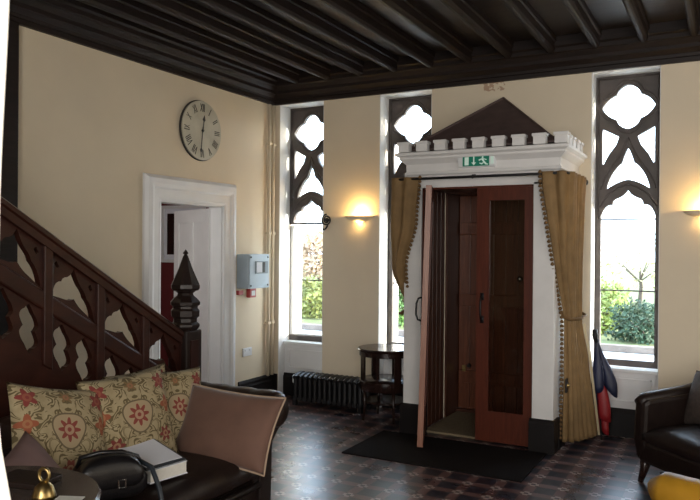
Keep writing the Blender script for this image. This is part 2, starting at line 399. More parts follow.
# ceiling with ribs
ceil = structure('ceiling', bx(-0.15, 7.35, -8.35, 0.45, 3.44, 3.60), M['boards'])
def rib_prof(c):
    w = 0.034
    return [(c-w-.012, 3.45), (c-w-.012, 3.395), (c-w, 3.385), (c-w, 3.325), (c-w+.012, 3.305), (c-w+.024, 3.298), (c+w-.024, 3.298), (c+w-.012, 3.305), (c+w, 3.325), (c+w, 3.385), (c+w+.012, 3.395), (c+w+.012, 3.45)]
for k in range(19):
    obj('beam', prism(NB(), rib_prof(0.38+0.372*k), 8.05, 'y', -8.2), M['beam'], ceil)
# deep stepped timber cornice
cprof = [(0, HT), (0.045, HT), (0.05, HT+.035), (0.035, HT+.045), (0.045, HT+.07), (0.085, HT+.10), (0.10, HT+.105), (0.10, HT+.135), (0.135, HT+.17), (0.165, HT+.18), (0.165, HT+.215), (0.19, HT+.23), (0.19, 3.45), (0, 3.45)]
cprof = [(a*.75, z) for a, z in cprof]
structure('trim_1', sweep(NB(), [(0, -8.2, 0), (0, 0, 0), (7.2, 0, 0), (7.2, -8.2, 0)], cprof), M['beam'])
# dark post on the left wall beside the stairs
structure('trim_2', bx(0, 0.07, -3.36, -3.165, 0, HT), M['beam'], bevel=0.01)

# skirtings
def skirt(name, path):
    structure(name, sweep(NB(), path, [(0, 0), (0.03, 0), (0.03, 0.17), (0.022, 0.19), (0.022, 0.215), (0.01, 0.24), (0, 0.24)]), M['dark_skirt'])
skirt('baseboard_left', [(0, -0.60, 0), (0, 0, 0), (0.075, 0, 0)])
skirt('baseboard_middle', [(0.635, 0, 0), (1.27, 0, 0)])
skirt('baseboard_right', [(3.855, 0, 0), (7.19, 0, 0)])
skirt('baseboard_porch', [(3.17, 0, 0), (3.295, 0, 0)])
for i, (x0, x1) in enumerate(WINS):
    structure('baseboard_bay_%d' % (i+1), sweep(NB(), [(x0, 0.12, 0), (x1, 0.12, 0)], [(0, 0), (0.03, 0), (0.03, 0.2), (0.01, 0.24), (0, 0.24)]), M['dark_skirt'])

# ------------------------------------------------------------------ gothic windows
def quatre(cx, cz, hw, hh):
    tips = [(0, hh), (hw, 0), (0, -hh), (-hw, 0)]; segs = []
    for i in range(4):
        a = tips[i]; c = tips[(i+1) % 4]
        sx = a[0] or c[0]; sz = a[1] or c[1]
        q = (sx*0.455, sz*0.555)
        ca = (sx*0.36, sz*0.92) if a[0] == 0 else (sx*0.80, sz*0.44)
        cb = (sx*0.80, sz*0.44) if a[0] == 0 else (sx*0.36, sz*0.92)
        segs.append((a, ca, q)); segs.append((q, cb, c))
    return [(cx+x, cz+z) for x, z in chain(segs)]
def tracery_loops(c, zbot, hole_bottom, side):
    """side = half width of frame"""
    top = 3.125
    L = [[(c-side, zbot), (c+side, zbot), (c+side, top), (c-side, top)]]
    L.append(quatre(c, 2.85, 0.217, 0.193))
    L.append([(c-.214, 2.668), (c-.075, 2.592), (c-.10, 2.52), (c-.16, 2.44), (c-.205, 2.352), (c-.214, 2.36)])
    L.append([(c+.214, 2.36), (c+.205, 2.352), (c+.16, 2.44), (c+.10, 2.52), (c+.075, 2.592), (c+.214, 2.668)])
    segs = [((0, 2.495), (.035, 2.42), (.05, 2.36)), ((.05, 2.36), (.07, 2.35), (.09, 2.325)), ((.09, 2.325), (.155, 2.25), (.178, 2.135)), ((.178, 2.135), (.08, 2.205), (0, 2.215)),
            ((0, 2.215), (-.08, 2.205), (-.178, 2.135)), ((-.178, 2.135), (-.155, 2.25), (-.09, 2.325)), ((-.09, 2.325), (-.07, 2.35), (-.05, 2.36)), ((-.05, 2.36), (-.035, 2.42), (0, 2.495))]
    L.append([(c+x, z) for x, z in chain(segs)])
    segs = [((0, 2.127), (.025, 2.075), (.08, 2.055)), ((.08, 2.055), (.125, 2.045), (.125, 1.995)), ((.125, 1.995), (.19, 2.01), (.222, 1.90)), ((.222, 1.90), (.222, (1.9+hole_bottom)/2), (.222, hole_bottom)),
            ((.222, hole_bottom), (0, hole_bottom), (-.222, hole_bottom)), ((-.222, hole_bottom), (-.222, (1.9+hole_bottom)/2), (-.222, 1.90)), ((-.222, 1.90), (-.19, 2.01), (-.125, 1.995)), ((-.125, 1.995), (-.125, 2.045), (-.08, 2.055)), ((-.08, 2.055), (-.025, 2.075), (0, 2.127))]
    L.append([(c+x, z) for x, z in chain(segs)])
    return L
def front_bevel(me, y, depth):
    me.transform(Matrix.Translation((0, y, 0)) @ XZ); return me
for i, (x0, x1) in enumerate(WINS):
    c = (x0+x1)/2; hw = (x1-x0)/2-0.002
    b = NB(); box(b, x0, x1, 0.12, 0.45, 0, 0.575); box(b, x0, x1, 0.085, 0.2, 0.555, 0.585)          # boarded panel and sill under the window
    w = structure('window_%d' % (i+1), b, M['white'], bevel=0.004)
    for a in ((x0+.06, x1-.06, 0.105, 0.12, 0.30, 0.31), (x0+.06, x1-.06, 0.105, 0.12, 0.49, 0.50), (x0+.06, x0+.07, 0.105, 0.12, 0.30, 0.50), (x1-.07, x1-.06, 0.105, 0.12, 0.30, 0.50)):
        obj('panel_moulding', bx(*a), M['white'], w)
    zb = 0.59 if i else 1.855
    L = tracery_loops(c, zb, 0.645 if i else 1.872, hw)
    obj('tracery', front_bevel(plate(L, 0.048), 0.229, 0.09), M['tracery'], w, bevel=0.014)
    mb = NB(); ym_ = 0.203
    q_ = quatre(c, 2.85, 0.217*1.19, 0.193*1.22)
    tube(mb, [(x, ym_, z) for x, z in q_], .008, 8, closed=True)
    for sg_ in (1, -1):
        tube(mb, [(c+sg_*a_, ym_, z_) for a_, z_ in bez((.0, 2.58), (.045, 2.44), (.12, 2.34), 8)+bez((.12, 2.34), (.20, 2.24), (.235, 2.10), 8)], .008, 8)
        tube(mb, [(c+sg_*a_, ym_, z_) for a_, z_ in bez((.0, 2.172), (.10, 2.15), (.19, 2.06), 8)+[(.235, 1.98)]], .008, 8)
        tube(mb, [(c+sg_*.245, ym_, z_) for z_ in (1.875, 2.4, 3.10)], .007, 8)
    tube(mb, [(c-.25, ym_, 3.105), (c+.25, ym_, 3.105)], .007, 8)
    obj('moulding', mb, M['tracery'], w, smooth=True)
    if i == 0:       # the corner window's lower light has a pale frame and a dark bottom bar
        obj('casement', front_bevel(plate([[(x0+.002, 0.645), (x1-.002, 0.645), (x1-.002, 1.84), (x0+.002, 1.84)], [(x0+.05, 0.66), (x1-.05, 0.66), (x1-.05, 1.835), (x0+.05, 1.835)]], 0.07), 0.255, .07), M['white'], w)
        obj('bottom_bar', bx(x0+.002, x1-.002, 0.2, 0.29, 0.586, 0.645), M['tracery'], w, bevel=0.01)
    for z in (1.871, 1.246): obj('glazing_bar', bx(c-.225, c+.225, 0.24, 0.256, z-.006, z+.006), M['tracery'], w)
    obj('glass', bx(x0+.01, x1-.01, 0.262, 0.266, 0.60, 3.10), M['glass'], w)
    # white reveals
    b = NB()
    for xa, xb in ((x0, x0+.006), (x1-.006, x1)):
        box(b, xa, xb, 0.001, 0.199, 0, HT); box(b, xa, xb, 0.291, 0.46, 0, HT)
    box(b, x0, x1, 0.001, 0.2, HT-.006, HT)
    obj('reveal', b, M['white_stone'], w)
    obj('stone_sill', bx(x0, x1, 0.29, 0.52, 0.52, 0.585), M['white_stone'], w)

# ------------------------------------------------------------------ doorway in the left wall and the red room behind
b = NB()
arch = [(0, 0), (0.028, 0), (0.034, 0.02), (0.030, 0.03), (0.030, 0.085), (0.045, 0.10), (0.052, 0.125), (0.048, 0.165), (0.02, 0.19), (0, 0.195)]
def arch_ring(bm, prof):
    pts = [(DY1, 0, 1, 0), (DY1, 2.0, 1, 1), (DY0, 2.0, -1, 1), (DY0, 0, -1, 0)]
    rings = [[bm.verts.new((o, y+sy*u*(.268/.176 if 0 else 1)*(1.0), z+sz*u*1.14)) for o, u in prof] for y, z, sy, sz in pts]
    k = len(prof)
    for A, B in zip(rings, rings[1:]):
        for j in range(k): bm.faces.new((A[j], A[(j+1) % k], B[(j+1) % k], B[j]))
    bm.faces.new(rings[0]); bm.faces.new(rings[-1][::-1])
arch2 = [(o, u*(0.265/0.176)) if 0 else (o, u) for o, u in arch]
arch_ring(b, arch2)
for a in ((-.15, 0.004, DY0, DY0+.012, 0, 2.0), (-.15, 0.004, DY1-.012, DY1, 0, 2.0), (-.15, 0.004, DY0, DY1, 1.988, 2.0)): box(b, *a)
dr = structure('door_1', b, M['white'])
# leaf, swung right back into the red room
def panel_leaf(w, h, t=0.042):
    out = [(0, 0), (w, 0), (w, h), (0, h)]
    holes = [[(x0, z0), (x1, z0), (x1, z1), (x0, z1)] for x0, x1 in ((.11, w/2-.05), (w/2+.05, w-.11)) for z0, z1 in ((.22, .86), (1.02, h-.13))]
    me = plate([out]+holes, t, 0.006); me.transform(XZ); return me, holes
lm, holes = panel_leaf(0.835, 1.965)
TL = Matrix.Translation((-0.13, DY1-.015, 0.012)) @ Matrix.Rotation(R(-90-115), 4, 'Z')
lm.transform(TL); leaf = obj('leaf', lm, M['white'], dr)
pb = NB()
for h in holes: box(pb, h[0][0]-.01, h[1][0]+.01, -.008, .008, h[0][1]-.01, h[2][1]+.01)
pm = _bmobj(pb); pm.transform(TL); obj('panel', pm, M['white'], leaf)
kb = lathe(NB(), [(.012, 0), (.012, .03), (.028, .045), (.03, .06), (.018, .075), (0, .078)], n=14); km = _bmobj(kb); km.transform(TL @ Matrix.Translation((.775, -.02, 1.0)) @ Matrix.Rotation(R(90), 4, 'X')); obj('handle', km, M['brass'], leaf, smooth=True)
b = NB()
box(b, -2.5, -2.4, -3.2, 0.6, -.1, 2.8); box(b, -2.5, -.15, 0.5, 0.6, -.1, 2.8); box(b, -2.5, -.15, -3.3, -3.2, -.1, 2.8)
structure('wall_beyond', b, M['red_wall'])
structure('floor_beyond', bx(-2.5, -0.12, -3.2, 0.5, -0.1, 0), M['dark_furn'])
structure('ceiling_beyond', bx(-2.5, -0.15, -3.2, 0.5, 2.7, 2.8), M['white'])
light('red_room_fill_light', 'AREA', (-1.2, -3.05, 1.7), 14, (1, 0.97, 0.92), direction=(0.1, 1, 0), size=1.2, size_y=1.4)  # unseen area lamp brightening the red room, which has no window

# ------------------------------------------------------------------ outdoors
single('gravel_drive', bx(-40, 40, 0.47, 8.0, -0.5, -0.35), simple('pale_gravel', (0.62, 0.60, 0.56), 0.9, var=0.1, scale=20), 'pale sunlit gravel drive outside the windows', 'drive', (0, 6, -0.35))['kind'] = 'structure'
structure('ground', bx(-80, 80, 8.0, 120, -0.5, -0.34), simple('garden_soil_grass', (0.10, 0.12, 0.04), 0.95, var=0.3, scale=3))
single('kerb', bx(-30, 30, 8.0, 8.2, -0.35, -0.22), simple('weathered_kerb', (0.16, 0.13, 0.11), 0.9, var=0.3, scale=3), 'low grey kerb along the far side of the gravel drive', 'kerb', (0, 8.1, -0.35))
def leafball(name, label, c, rx, ry, rz, col, n=1500, ls=0.09, trunk=None, group=None):
    rd = random.Random(hash(name+label) % 1000 if 0 else len(label)*7+int(abs(c[0])*10))
    t = thing(name, label, 'tree' if trunk else 'shrub', (c[0], c[1], -0.35), 0, group)
    vs, fs = [], []
    for i in range(n):
        d = Vector((rd.gauss(0, 1), rd.gauss(0, 1), rd.gauss(0, 1))).normalized()
        rr = rd.uniform(.55, 1.0)*(1+.22*math.sin(d.x*5+c[0])*math.sin(d.z*6+1)+.12*math.sin(d.y*9+d.z*7))
        p = Vector((c[0]+d.x*rx*rr, c[1]+d.y*ry*rr, c[2]+d.z*rz*rr))
        if p.z < -.33: continue
        a = Vector((rd.gauss(0, 1), rd.gauss(0, 1), rd.gauss(0, 1))).normalized(); q = a.orthogonal().normalized()
        s = ls*rd.uniform(.6, 1.3); k = len(vs)
        vs += [p-a*s, p+q*s*.5, p+a*s, p-q*s*.5]; fs.append((k, k+1, k+2, k+3))
    me = bpy.data.meshes.new('f'); me.from_pydata([tuple(v) for v in vs], [], fs); me.update()
    mt = simple(name+'_leaf', col, 0.7, var=0.35, scale=1.5)
    p = mt.node_tree.nodes['Principled BSDF']; p.inputs['Transmission Weight'].default_value = 0.0
    obj('foliage', me, mt, t)
    top = c[2]-.2*rz if trunk else max(c[2], 0.0)
    b = tube(NB(), [(c[0], c[1], -.37), (c[0]+.05, c[1], (top-.35)/2), (c[0], c[1]+.03, top)], [trunk or .05, (trunk or .05)*.8, .03], 8)
    for k in range(5):
        a = k*1.26; tube(b, [(c[0], c[1], top*.6-.1), (c[0]+rx*.6*math.cos(a), c[1]+ry*.6*math.sin(a), top+rz*.25)], [.03, .012], 6)
    obj('trunk' if trunk else 'stem', b, simple(name+'_bark', (0.10, 0.075, 0.055), 0.9), t)
def along(px, dist, lateral_y=None):
    a = math.atan((px-350)/FPX)+YAW; return (CAM[0]+dist*math.sin(a), CAM[1]+dist*math.cos(a))
G = 'garden planting outside'
x, y = along(641, 16.3); leafball('garden_shrub', 'dark green rounded shrub seen low in the rightmost window', (x, y, 0.0), 0.62, 0.5, 0.52, (0.030, 0.065, 0.030), 2600, .05)
x, y = along(604, 17.6); leafball('garden_shrub', 'yellow green shrub at the left of the rightmost window', (x, y, 0.2), 0.62, 0.5, 0.66, (0.22, 0.28, 0.06), 2200, .06)
x, y = along(403, 18.0); leafball('garden_shrub', 'bright green shrub seen through the middle window', (x, y, 0.4), 0.55, .5, 0.95, (0.09, 0.18, 0.035), 2600, .06)
x, y = along(311, 20.0); leafball('garden_shrub', 'yellow green shrub low in the corner window', (x, y, 0.12), 1.0, 0.7, 0.62, (0.20, 0.22, 0.06), 2600, .07)
x, y = along(318, 25.0); leafball('garden_tree', 'russet tree rising behind the shrub in the corner window', (x, y, 1.35), 1.0, 0.8, 0.95, (0.42, 0.30, 0.20), 1900, .09, trunk=.09)
x, y = along(640, 27.0); leafball('garden_tree', 'sparse pale tree far behind the rightmost window', (x, y, 1.2), 1.6, 1.0, 1.0, (0.50, 0.46, 0.26), 420, .09, trunk=.08)

# ------------------------------------------------------------------ entrance porch
PX0, PX1, PF = 1.87, 3.155, -0.72
PC = (PX0+PX1)/2
porch = thing('entrance_porch', 'white battlemented timber porch with pyramid roof round the double doors', 'porch', (PC, -0.36, 0))
JL, JR = 2.03, 2.985
for x0, x1 in ((PX0, JL), (JR, PX1)):
    obj('pilaster', bx(x0, x1, PF, PF+.10, 0.24, 2.14), M['porch_white'], porch, bevel=0.006)
    obj('plinth', prism(NB(), [(PF-.035, 0), (PF-.035, .225), (PF-.025, .245), (PF-.005, .262), (PF+.13, .262), (PF+.13, 0)], x1-x0+.03, 'x', x0-.015), M['dark_skirt'], porch)
for x0, x1, o_ in ((PX0, PX0+.03, 1), (PX1-.03, PX1, -1)):
    obj('side_panel', bx(x0, x1, PF+.10, -.002, 0.0, 2.14), M['porch_white'], porch)
    xs = x0-.02 if o_ == 1 else x1-.005
    obj('side_skirting', bx(xs, xs+.025, PF+.13, -.035, 0.0, 0.25), M['dark_skirt'], porch)
    xi = 1.962 if o_ == 1 else 2.960
    b = NB()
    for k in range(6):
        ya = PF+.10+k*.1; box(b, xi, xi+.018, ya+.002, ya+.098, 0.0, 2.13)
    obj('lining', b, M['porch_dark'], porch, bevel=0.004)
obj('lintel', bx(PX0, PX1, PF, PF+.10, 2.12, 2.24), M['porch_white'], porch)
obj('soffit', bx(PX0+.03, PX1-.03, PF+.10, -.002, 2.13, 2.16), M['porch_dark'], porch)
EX0, EX1 = PX0+.05, PX1+.02
ent = [(0, 2.2), (.012, 2.2), (.012, 2.222), (.03, 2.236), (.03, 2.252), (.02, 2.262), (.022, 2.33), (.05, 2.362), (.062, 2.375), (.062, 2.392), (.085, 2.408), (.085, 2.432), (.07, 2.44), (0, 2.45), (-.12, 2.45), (-.12, 2.2)]
ent = [(a*1.15, 2.2+(z-2.2)*.92) for a, z in ent]
obj('entablature', sweep(NB(), [(EX1, -.003, 0), (EX1, PF, 0), (EX0, PF, 0), (EX0, -.003, 0)][::-1], ent), M['porch_white'], porch)
obj('deck', bx(PX0+.1, PX1-.1, PF+.1, -.003, 2.38, 2.428), M['porch_white'], porch)
def merlon(cx, cy, wx, wy):
    b = bx(cx-wx/2, cx+wx/2, cy-wy/2, cy+wy/2, 2.425, 2.497); box(b, cx-wx/2-.008, cx+wx/2+.008, cy-wy/2-.008, cy+wy/2+.008, 2.488, 2.512)
    obj('merlon', b, M['porch_white'], porch, bevel=0.004)
xl, xr = EX0-.035, EX1+.035
for k in range(9): merlon(xl+(xr-xl)*k/8, PF-.035, .098, .075)
for k in range(1, 5):
    for xx in (xl, xr): merlon(xx, PF-.035+.16*k, .075, .095)
obj('roof', (lambda b: (prism(b, [(0, 0), (1, 0), (1, 1)], .01, 'z'), b)[1])(NB()) if 0 else (lambda: (lambda b: b)(NB()))() if 0 else None, M['slate']) if 0 else None
b = NB(); zb, ap = 2.46, (PC+.02, -.02, 2.975)
vb = [b.verts.new(v) for v in ((PX0+.0, PF+.03, zb), (PX1-.0, PF+.03, zb), (PX1-.0, -.004, zb), (PX0+.0, -.004, zb))]
va = [b.verts.new((v.co.x, v.co.y, zb-.012)) for v in vb]
t1 = b.verts.new(ap); t2 = b.verts.new((ap[0], -.004, ap[2]))
for f in ((vb[0], vb[1], t1), (vb[1], vb[2], t2, t1), (vb[3], vb[0], t1, t2), (vb[2], vb[3], t2), tuple(va[::-1])): b.faces.new(f)
for i in range(4): b.faces.new((va[i], va[(i+1) % 4], vb[(i+1) % 4], vb[i]))
roof = obj('roof', b, M['slate'], porch)
for e in (vb and [((PX0, PF+.03, zb), ap), ((PX1, PF+.03, zb), ap)]):
    obj('hip_roll', tube(NB(), e, .012, 8), M['slate'], roof)
obj('door_frame', (lambda b: (box(b, JL-.02, JL+.015, PF+.02, PF+.1, 0.26, 2.12), box(b, JR-.015, JR+.02, PF+.02, PF+.1, 0.26, 2.12), box(b, JL, JR, PF+.02, PF+.1, 2.105, 2.122), b)[-1])(NB()), M['porch_red'], porch)
def glazed_leaf(TM, w, edge_mat=None, hand=1):
    z0, z1 = 0.02, 2.105
    L = [[(0, z0), (w, z0), (w, z1), (0, z1)], [(.105, .26), (w-.072, .26), (w-.072, 2.0), (.105, 2.0)]]
    if hand < 0: L[1] = [(.072, .26), (w-.105, .26), (w-.105, 2.0), (.072, 2.0)]
    me = plate(L, .046, .004); me.transform(XZ); me.transform(TM); lf = obj('door_leaf', me, M['porch_red'], porch)
    x0, x1 = L[1][0][0], L[1][1][0]
    g = _bmobj(bx(x0-.005, x1+.005, -.003, .003, .255, 2.005)); g.transform(TM); obj('glass', g, M['door_glass'], lf)
    fx = .05 if hand > 0 else w-.05
    hb = tube(NB(), [(fx, -.023, 1.02), (fx, -.055, 1.03), (fx, -.07, 1.07), (fx, -.07, 1.16), (fx, -.055, 1.2), (fx, -.023, 1.21)], .008, 8)
    box(hb, fx-.015, fx+.015, -.028, -.02, 0.99, 1.05); box(hb, fx-.015, fx+.015, -.028, -.02, 1.18, 1.24)
    h = _bmobj(hb); h.transform(TM); obj('pull_handle', h, M['iron'], lf, smooth=True)
    bb = bx(x0, x1, -.03, -.018, .26, .272); h = _bmobj(bb); h.transform(TM); obj('glazing_bead', h, M['porch_red'], lf)
    return lf
glazed_leaf(Matrix.Translation((2.512, PF+.055, 0)), 0.468)
aa = math.atan2(-.46, .165)
lean = Matrix.Rotation(R(-1.5), 4, 'X')
open_leaf = glazed_leaf(Matrix.Translation((2.048, PF+.02, 0)) @ Matrix.Rotation(aa, 4, 'Z') @ lean, 0.46, hand=-1)
em = _bmobj(bx(.459, .4635, -.0225, .0225, .022, 2.103)); em.transform(Matrix.Translation((2.048, PF+.02, 0)) @ Matrix.Rotation(aa, 4, 'Z') @ lean); obj('leaf_edge', em, M['edge_wood'], open_leaf, label='pale bare timber edge of the open leaf')
# threshold passage through the wall and the outer door
b = NB(); box(b, 1.98, 1.998, 0.0, .36, 0, 2.14); box(b, 2.942, 2.96, 0.0, .36, 0, 2.14); box(b, 1.98, 2.96, 0.0, .36, 2.12, 2.14)
d2 = structure('door_2', b, M['porch_dark'])
b = NB()
box(b, 1.998, 2.942, .345, .38, 0.02, 2.12)
for k in range(8):
    xa = 1.998+k*.118; box(b, xa+.003, xa+.115, .33, .35, 0.02, 2.12)
lf = obj('leaf', b, M['porch_brown'], d2, bevel=0.005)
for z in (.35, 1.1, 1.8): obj('ledge', bx(2.01, 2.93, .305, .332, z-.06, z+.06), M['porch_brown'], lf, bevel=.005)
obj('knob', lathe(NB(), [(.018, -.0), (.018, .02)], (2.20, .0, 0), 12) if 0 else tube(NB(), [(2.62, .30, 1.32), (2.62, .27, 1.32), (2.62, .255, 1.32)], [.015, .03, .022], 14), M['chrome'], lf, smooth=True)
obj('bolt_plate', bx(2.05, 2.085, .295, .306, .40, .46), M['brass'], lf)
obj('bolt_knob', tube(NB(), [(2.12, .306, .46), (2.12, .28, .46)], [.022, .016], 12), M['iron'], lf)
obj('weather_bar', bx(2.0, 2.94, .26, .33, 0.0, .035), M['porch_dark'], lf)

# curtain rod round the porch, curtains, exit sign
rod = thing('curtain_rod', 'dark iron curtain rod running round the front of the white porch', 'curtain rod', (PC, PF-.09, 2.19))
RX0, RX1, RY, RZ = PX0-.085, PX1+.11, PF-.09, 2.19
pts = [(RX0, -.06, RZ-.01), (RX0, RY+.05, RZ), (RX0+.015, RY+.015, RZ), (RX0+.05, RY, RZ), (RX1-.05, RY, RZ), (RX1-.015, RY+.015, RZ), (RX1, RY+.05, RZ), (RX1, -.06, RZ-.01)]
obj('pole', tube(NB(), pts, .011, 10), M['iron'], rod, smooth=True)
for xx in (RX0+.12, PC, RX1-.12):
    obj('bracket', (lambda b: (tube(b, [(xx, PF-.026, RZ+.02), (xx, RY, RZ+.012), (xx, RY, RZ-.015)], .007, 8), b)[1])(NB()), M['iron'], rod)
for xx in (RX0, RX1): obj('finial', lathe(NB(), [(0, -.03), (.02, -.015), (.024, 0), (.02, .015), (0, .03)], (xx, -.04, RZ-.01), 12), M['iron'], rod, smooth=True)

def lerp(a, b, t): return a+(b-a)*t
def poly_at(P, s):
    L = [0]
    for a, b_ in zip(P, P[1:]): L.append(L[-1]+(Vector(b_)-Vector(a)).length)
    d = s*L[-1]
    for i in range(len(P)-1):
        if d <= L[i+1] or i == len(P)-2:
            t = (d-L[i])/max(1e-9, L[i+1]-L[i]); return Vector(P[i]).lerp(Vector(P[i+1]), min(1, max(0, t)))
def smooth(t): t = max(0, min(1, t)); return t*t*(3-2*t)
def drape(levels, folds, amp, ns=72, nt=60):
    """levels: list of (z, polyline[(x,y)...], amp_scale). smooth in z. returns mesh (single sheet) with UVs"""
    vs, fs = [], []
    for j in range(nt+1):
        t = j/nt; z = lerp(levels[0][0], levels[-1][0], t)
        i = 0
        while i < len(levels)-2 and z < levels[i+1][0]: i += 1
        z0, P0, a0 = levels[i][:3]; z1, P1, a1 = levels[i+1][:3]
        k = (z0-z)/(z0-z1); k = k if (len(levels[i]) > 3 and levels[i][3] == 'lin') else smooth(k)
        for q in range(ns+1):
            s = q/ns
            p = poly_at(P0, s).lerp(poly_at(P1, s), k)
            e = 1e-2
            tg = poly_at(P0, min(1, s+e)).lerp(poly_at(P1, min(1, s+e)), k)-poly_at(P0, max(0, s-e)).lerp(poly_at(P1, max(0, s-e)), k)
            tg.normalize(); nrm = Vector((tg.y, -tg.x))
            w = amp*lerp(a0, a1, k)*(math.sin(2*PI*folds*s+.4*math.sin(3*z))+.35*math.sin(2*PI*folds*1.7*s+2))
            vs.append((p.x+nrm.x*w, p.y+nrm.y*w, z))
    for j in range(nt):
        for q in range(ns):
            a = j*(ns+1)+q; fs.append((a, a+1, a+ns+2, a+ns+1))
    me = bpy.data.meshes.new('drape'); me.from_pydata(vs, [], fs); me.update(); return me, vs, ns
def porch_curtain(sgn, label):
    m = lambda x: PC+sgn*(x-PC)
    X = RX1
    q = .0 if sgn < 0 else .095
    X = RX1 if sgn > 0 else PX1+.085
    top = [(2.985+q, RY-.012), (X-.05, RY-.014), (X-.005, RY+.005), (X+.012, RY+.06), (X+.012, -.14)]
    mid = [(3.015+q, RY+.0), (X-.035, RY-.004), (X+.0, RY+.02), (X+.015, RY+.07), (X+.015, -.20)]
    low = [(3.12+q, RY+.03), (X-.01, RY+.03), (X+.015, RY+.09), (X+.02, RY+.2), (X+.02, -.28)]
    tie = [(X-.04, RY+.22), (X-.03, RY+.24), (X-.02, RY+.28), (X-.015, RY+.31), (X-.01, RY+.36)]
    t2 = [(X-.05, RY+.17), (X-.0, RY+.2), (X+.01, RY+.28), (X+.015, RY+.36), (X+.02, RY+.46)]
    bot = [(X-.02, RY+.17), (X+.03, RY+.16), (X+.05, RY+.3), (X+.06, RY+.45), (X+.07, RY+.62)]
    lv = [(2.205, top, 1.3), (2.10, top, .8), (1.80, mid, 1.0), (1.45, low, .9), (1.02, tie, .55), (.62, t2, .8), (.06, bot, 1.0)]
    if sgn < 0:
        tie, t2, bot = [[(px-d_, py) for px, py in P] for P, d_ in ((tie, .03), (t2, .06), (bot, .10))]
        lv = [(2.205, top, .8), (1.85, mid, 1.0), (1.45, low, .9), (1.02, tie, .55), (.62, t2, .8), (.06, bot, .7)]
    else:
        tie = [(3.19, -.52), (3.215, -.50), (3.24, -.44), (3.26, -.37), (3.285, -.28)]
        t2 = [(3.195, -.53), (3.23, -.52), (3.27, -.44), (3.30, -.35), (3.335, -.25)]
        bot = [(3.19, -.54), (3.25, -.52), (3.31, -.42), (3.355, -.31), (3.395, -.19)]
        mid2 = [(3.155, -.72), (3.20, -.70), (3.24, -.62), (3.26, -.5), (3.275, -.27)]
        lv = [(2.205, top, 1.3, 'lin'), (2.10, top, .8, 'lin'), (1.50, mid2, 1.0, 'lin'), (1.05, tie, .55), (.62, t2, .8, 'lin'), (.06, bot, 1.0, 'lin')]
    lv = [(L_[0], [(m(px), py) for px, py in L_[1]])+tuple(L_[2:]) for L_ in lv]
    me, vs, ns = drape(lv, 7, .016)
    root = thing('curtain', label, 'curtain', (m(X), -.5, 0.05), 0, None)
    c = obj('drape', me, M['gold'], root, smooth=True)
    sm = c.modifiers.new('solid', 'SOLIDIFY'); sm.thickness = .006
    # fringe of small bobbles on the leading edge
    fb = NB(); row = ns+1
    for j in range(0, len(vs)//row-1):
        for h in (0.0,):
            p = Vector(vs[j*row]).lerp(Vector(vs[(j+1)*row]), h)
            lathe(fb, [(0, -.018), (.014, -.012), (.016, -.002), (.007, .010), (0, .015)], (p.x-sgn*.016, p.y-.008, p.z), 6)
    obj('fringe', fb, M['gold_trim'], root, smooth=True)
    # pale lining turned out along the other edge
    lb = NB(); prev = None
    for j in range(len(vs)//row):
        if vs[j*row][2] > 1.0: continue
        p = Vector(vs[j*row+ns]); a, d = lb.verts.new((p.x+sgn*.006, p.y-.004, p.z)), lb.verts.new((p.x+sgn*.02, p.y+.022, p.z))
        if prev: lb.faces.new((prev[0], a, d, prev[1]))
        prev = (a, d)
    obj('lining', lb, M['gold_lining'], root)
    tb = tube(NB(), [(3.165, -.50, 1.10), (3.19, -.545, 1.06), (3.24, -.52, 1.04), (3.30, -.38, 1.04), (3.31, -.26, 1.06), (3.20, -.24, 1.12)], .012, 8) if sgn > 0 else tube(NB(), [(m(X-.075), RY+.22, 1.06), (m(X-.03), RY+.195, 1.03), (m(X+.02), RY+.24, 1.02), (m(X+.03), RY+.34, 1.03), (m(X-.02), RY+.42, 1.07)], .014, 8)
    obj('tieback', tb, M['gold_trim'], root, smooth=True)
    # pinch heading
    return root
porch_curtain(1, 'gold velvet curtain tied back down the right side of the white porch')
porch_curtain(-1, 'gold velvet curtain tied back at the left corner of the white porch')
lk = thing('tieback_plate', 'dark metal plate on the lower right porch curtain', 'plate', (3.22, -.55, .50))
b = bx(3.215, 3.228, -.58, -.52, .46, .57); obj('plate', b, M['iron'], lk, bevel=.003)
obj('boss', tube(NB(), [(3.226, -.55, .515), (3.246, -.55, .515)], [.018, .012], 10), M['brass'], lk)

sg = thing('exit_sign', 'green and white emergency exit sign on the porch frieze', 'sign', (2.53, PF-.06, 2.30))
SY = PF-.062
obj('housing', bx(2.375, 2.685, SY, SY+.045, 2.272, 2.368), M['plastic'], sg, bevel=.006)
face = obj('face', bx(2.418, 2.642, SY-.003, SY+.002, 2.278, 2.362), M['green'], sg)
obj('door_symbol', bx(2.435, 2.470, SY-.005, SY-.002, 2.287, 2.353), M['signwhite'], face)
obj('arrow_symbol', (lambda b: (prism(b, [(2.508, 2.355), (2.518, 2.355), (2.518, 2.308), (2.533, 2.308), (2.513, 2.284), (2.493, 2.308), (2.508, 2.308)], .003, 'y', SY-.005), b)[1])(NB()), M['signwhite'], face)
b = NB()
prism(b, [(2.588+.008*math.cos(k*.785), 2.347+.008*math.sin(k*.785)) for k in range(8)], .003, 'y', SY-.005)
for q in ([(2.572, 2.336), (2.590, 2.338), (2.606, 2.312), (2.594, 2.306)], [(2.594, 2.306), (2.606, 2.312), (2.622, 2.296), (2.636, 2.290), (2.630, 2.284), (2.612, 2.286)],
          [(2.594, 2.306), (2.604, 2.308), (2.582, 2.288), (2.562, 2.296), (2.562, 2.304), (2.580, 2.300)], [(2.572, 2.336), (2.578, 2.330), (2.562, 2.318), (2.552, 2.326)], [(2.590, 2.338), (2.596, 2.330), (2.620, 2.322), (2.622, 2.330)]):
    prism(b, q, .003, 'y', SY-.005)
obj('running_figure', b, M['signwhite'], face)
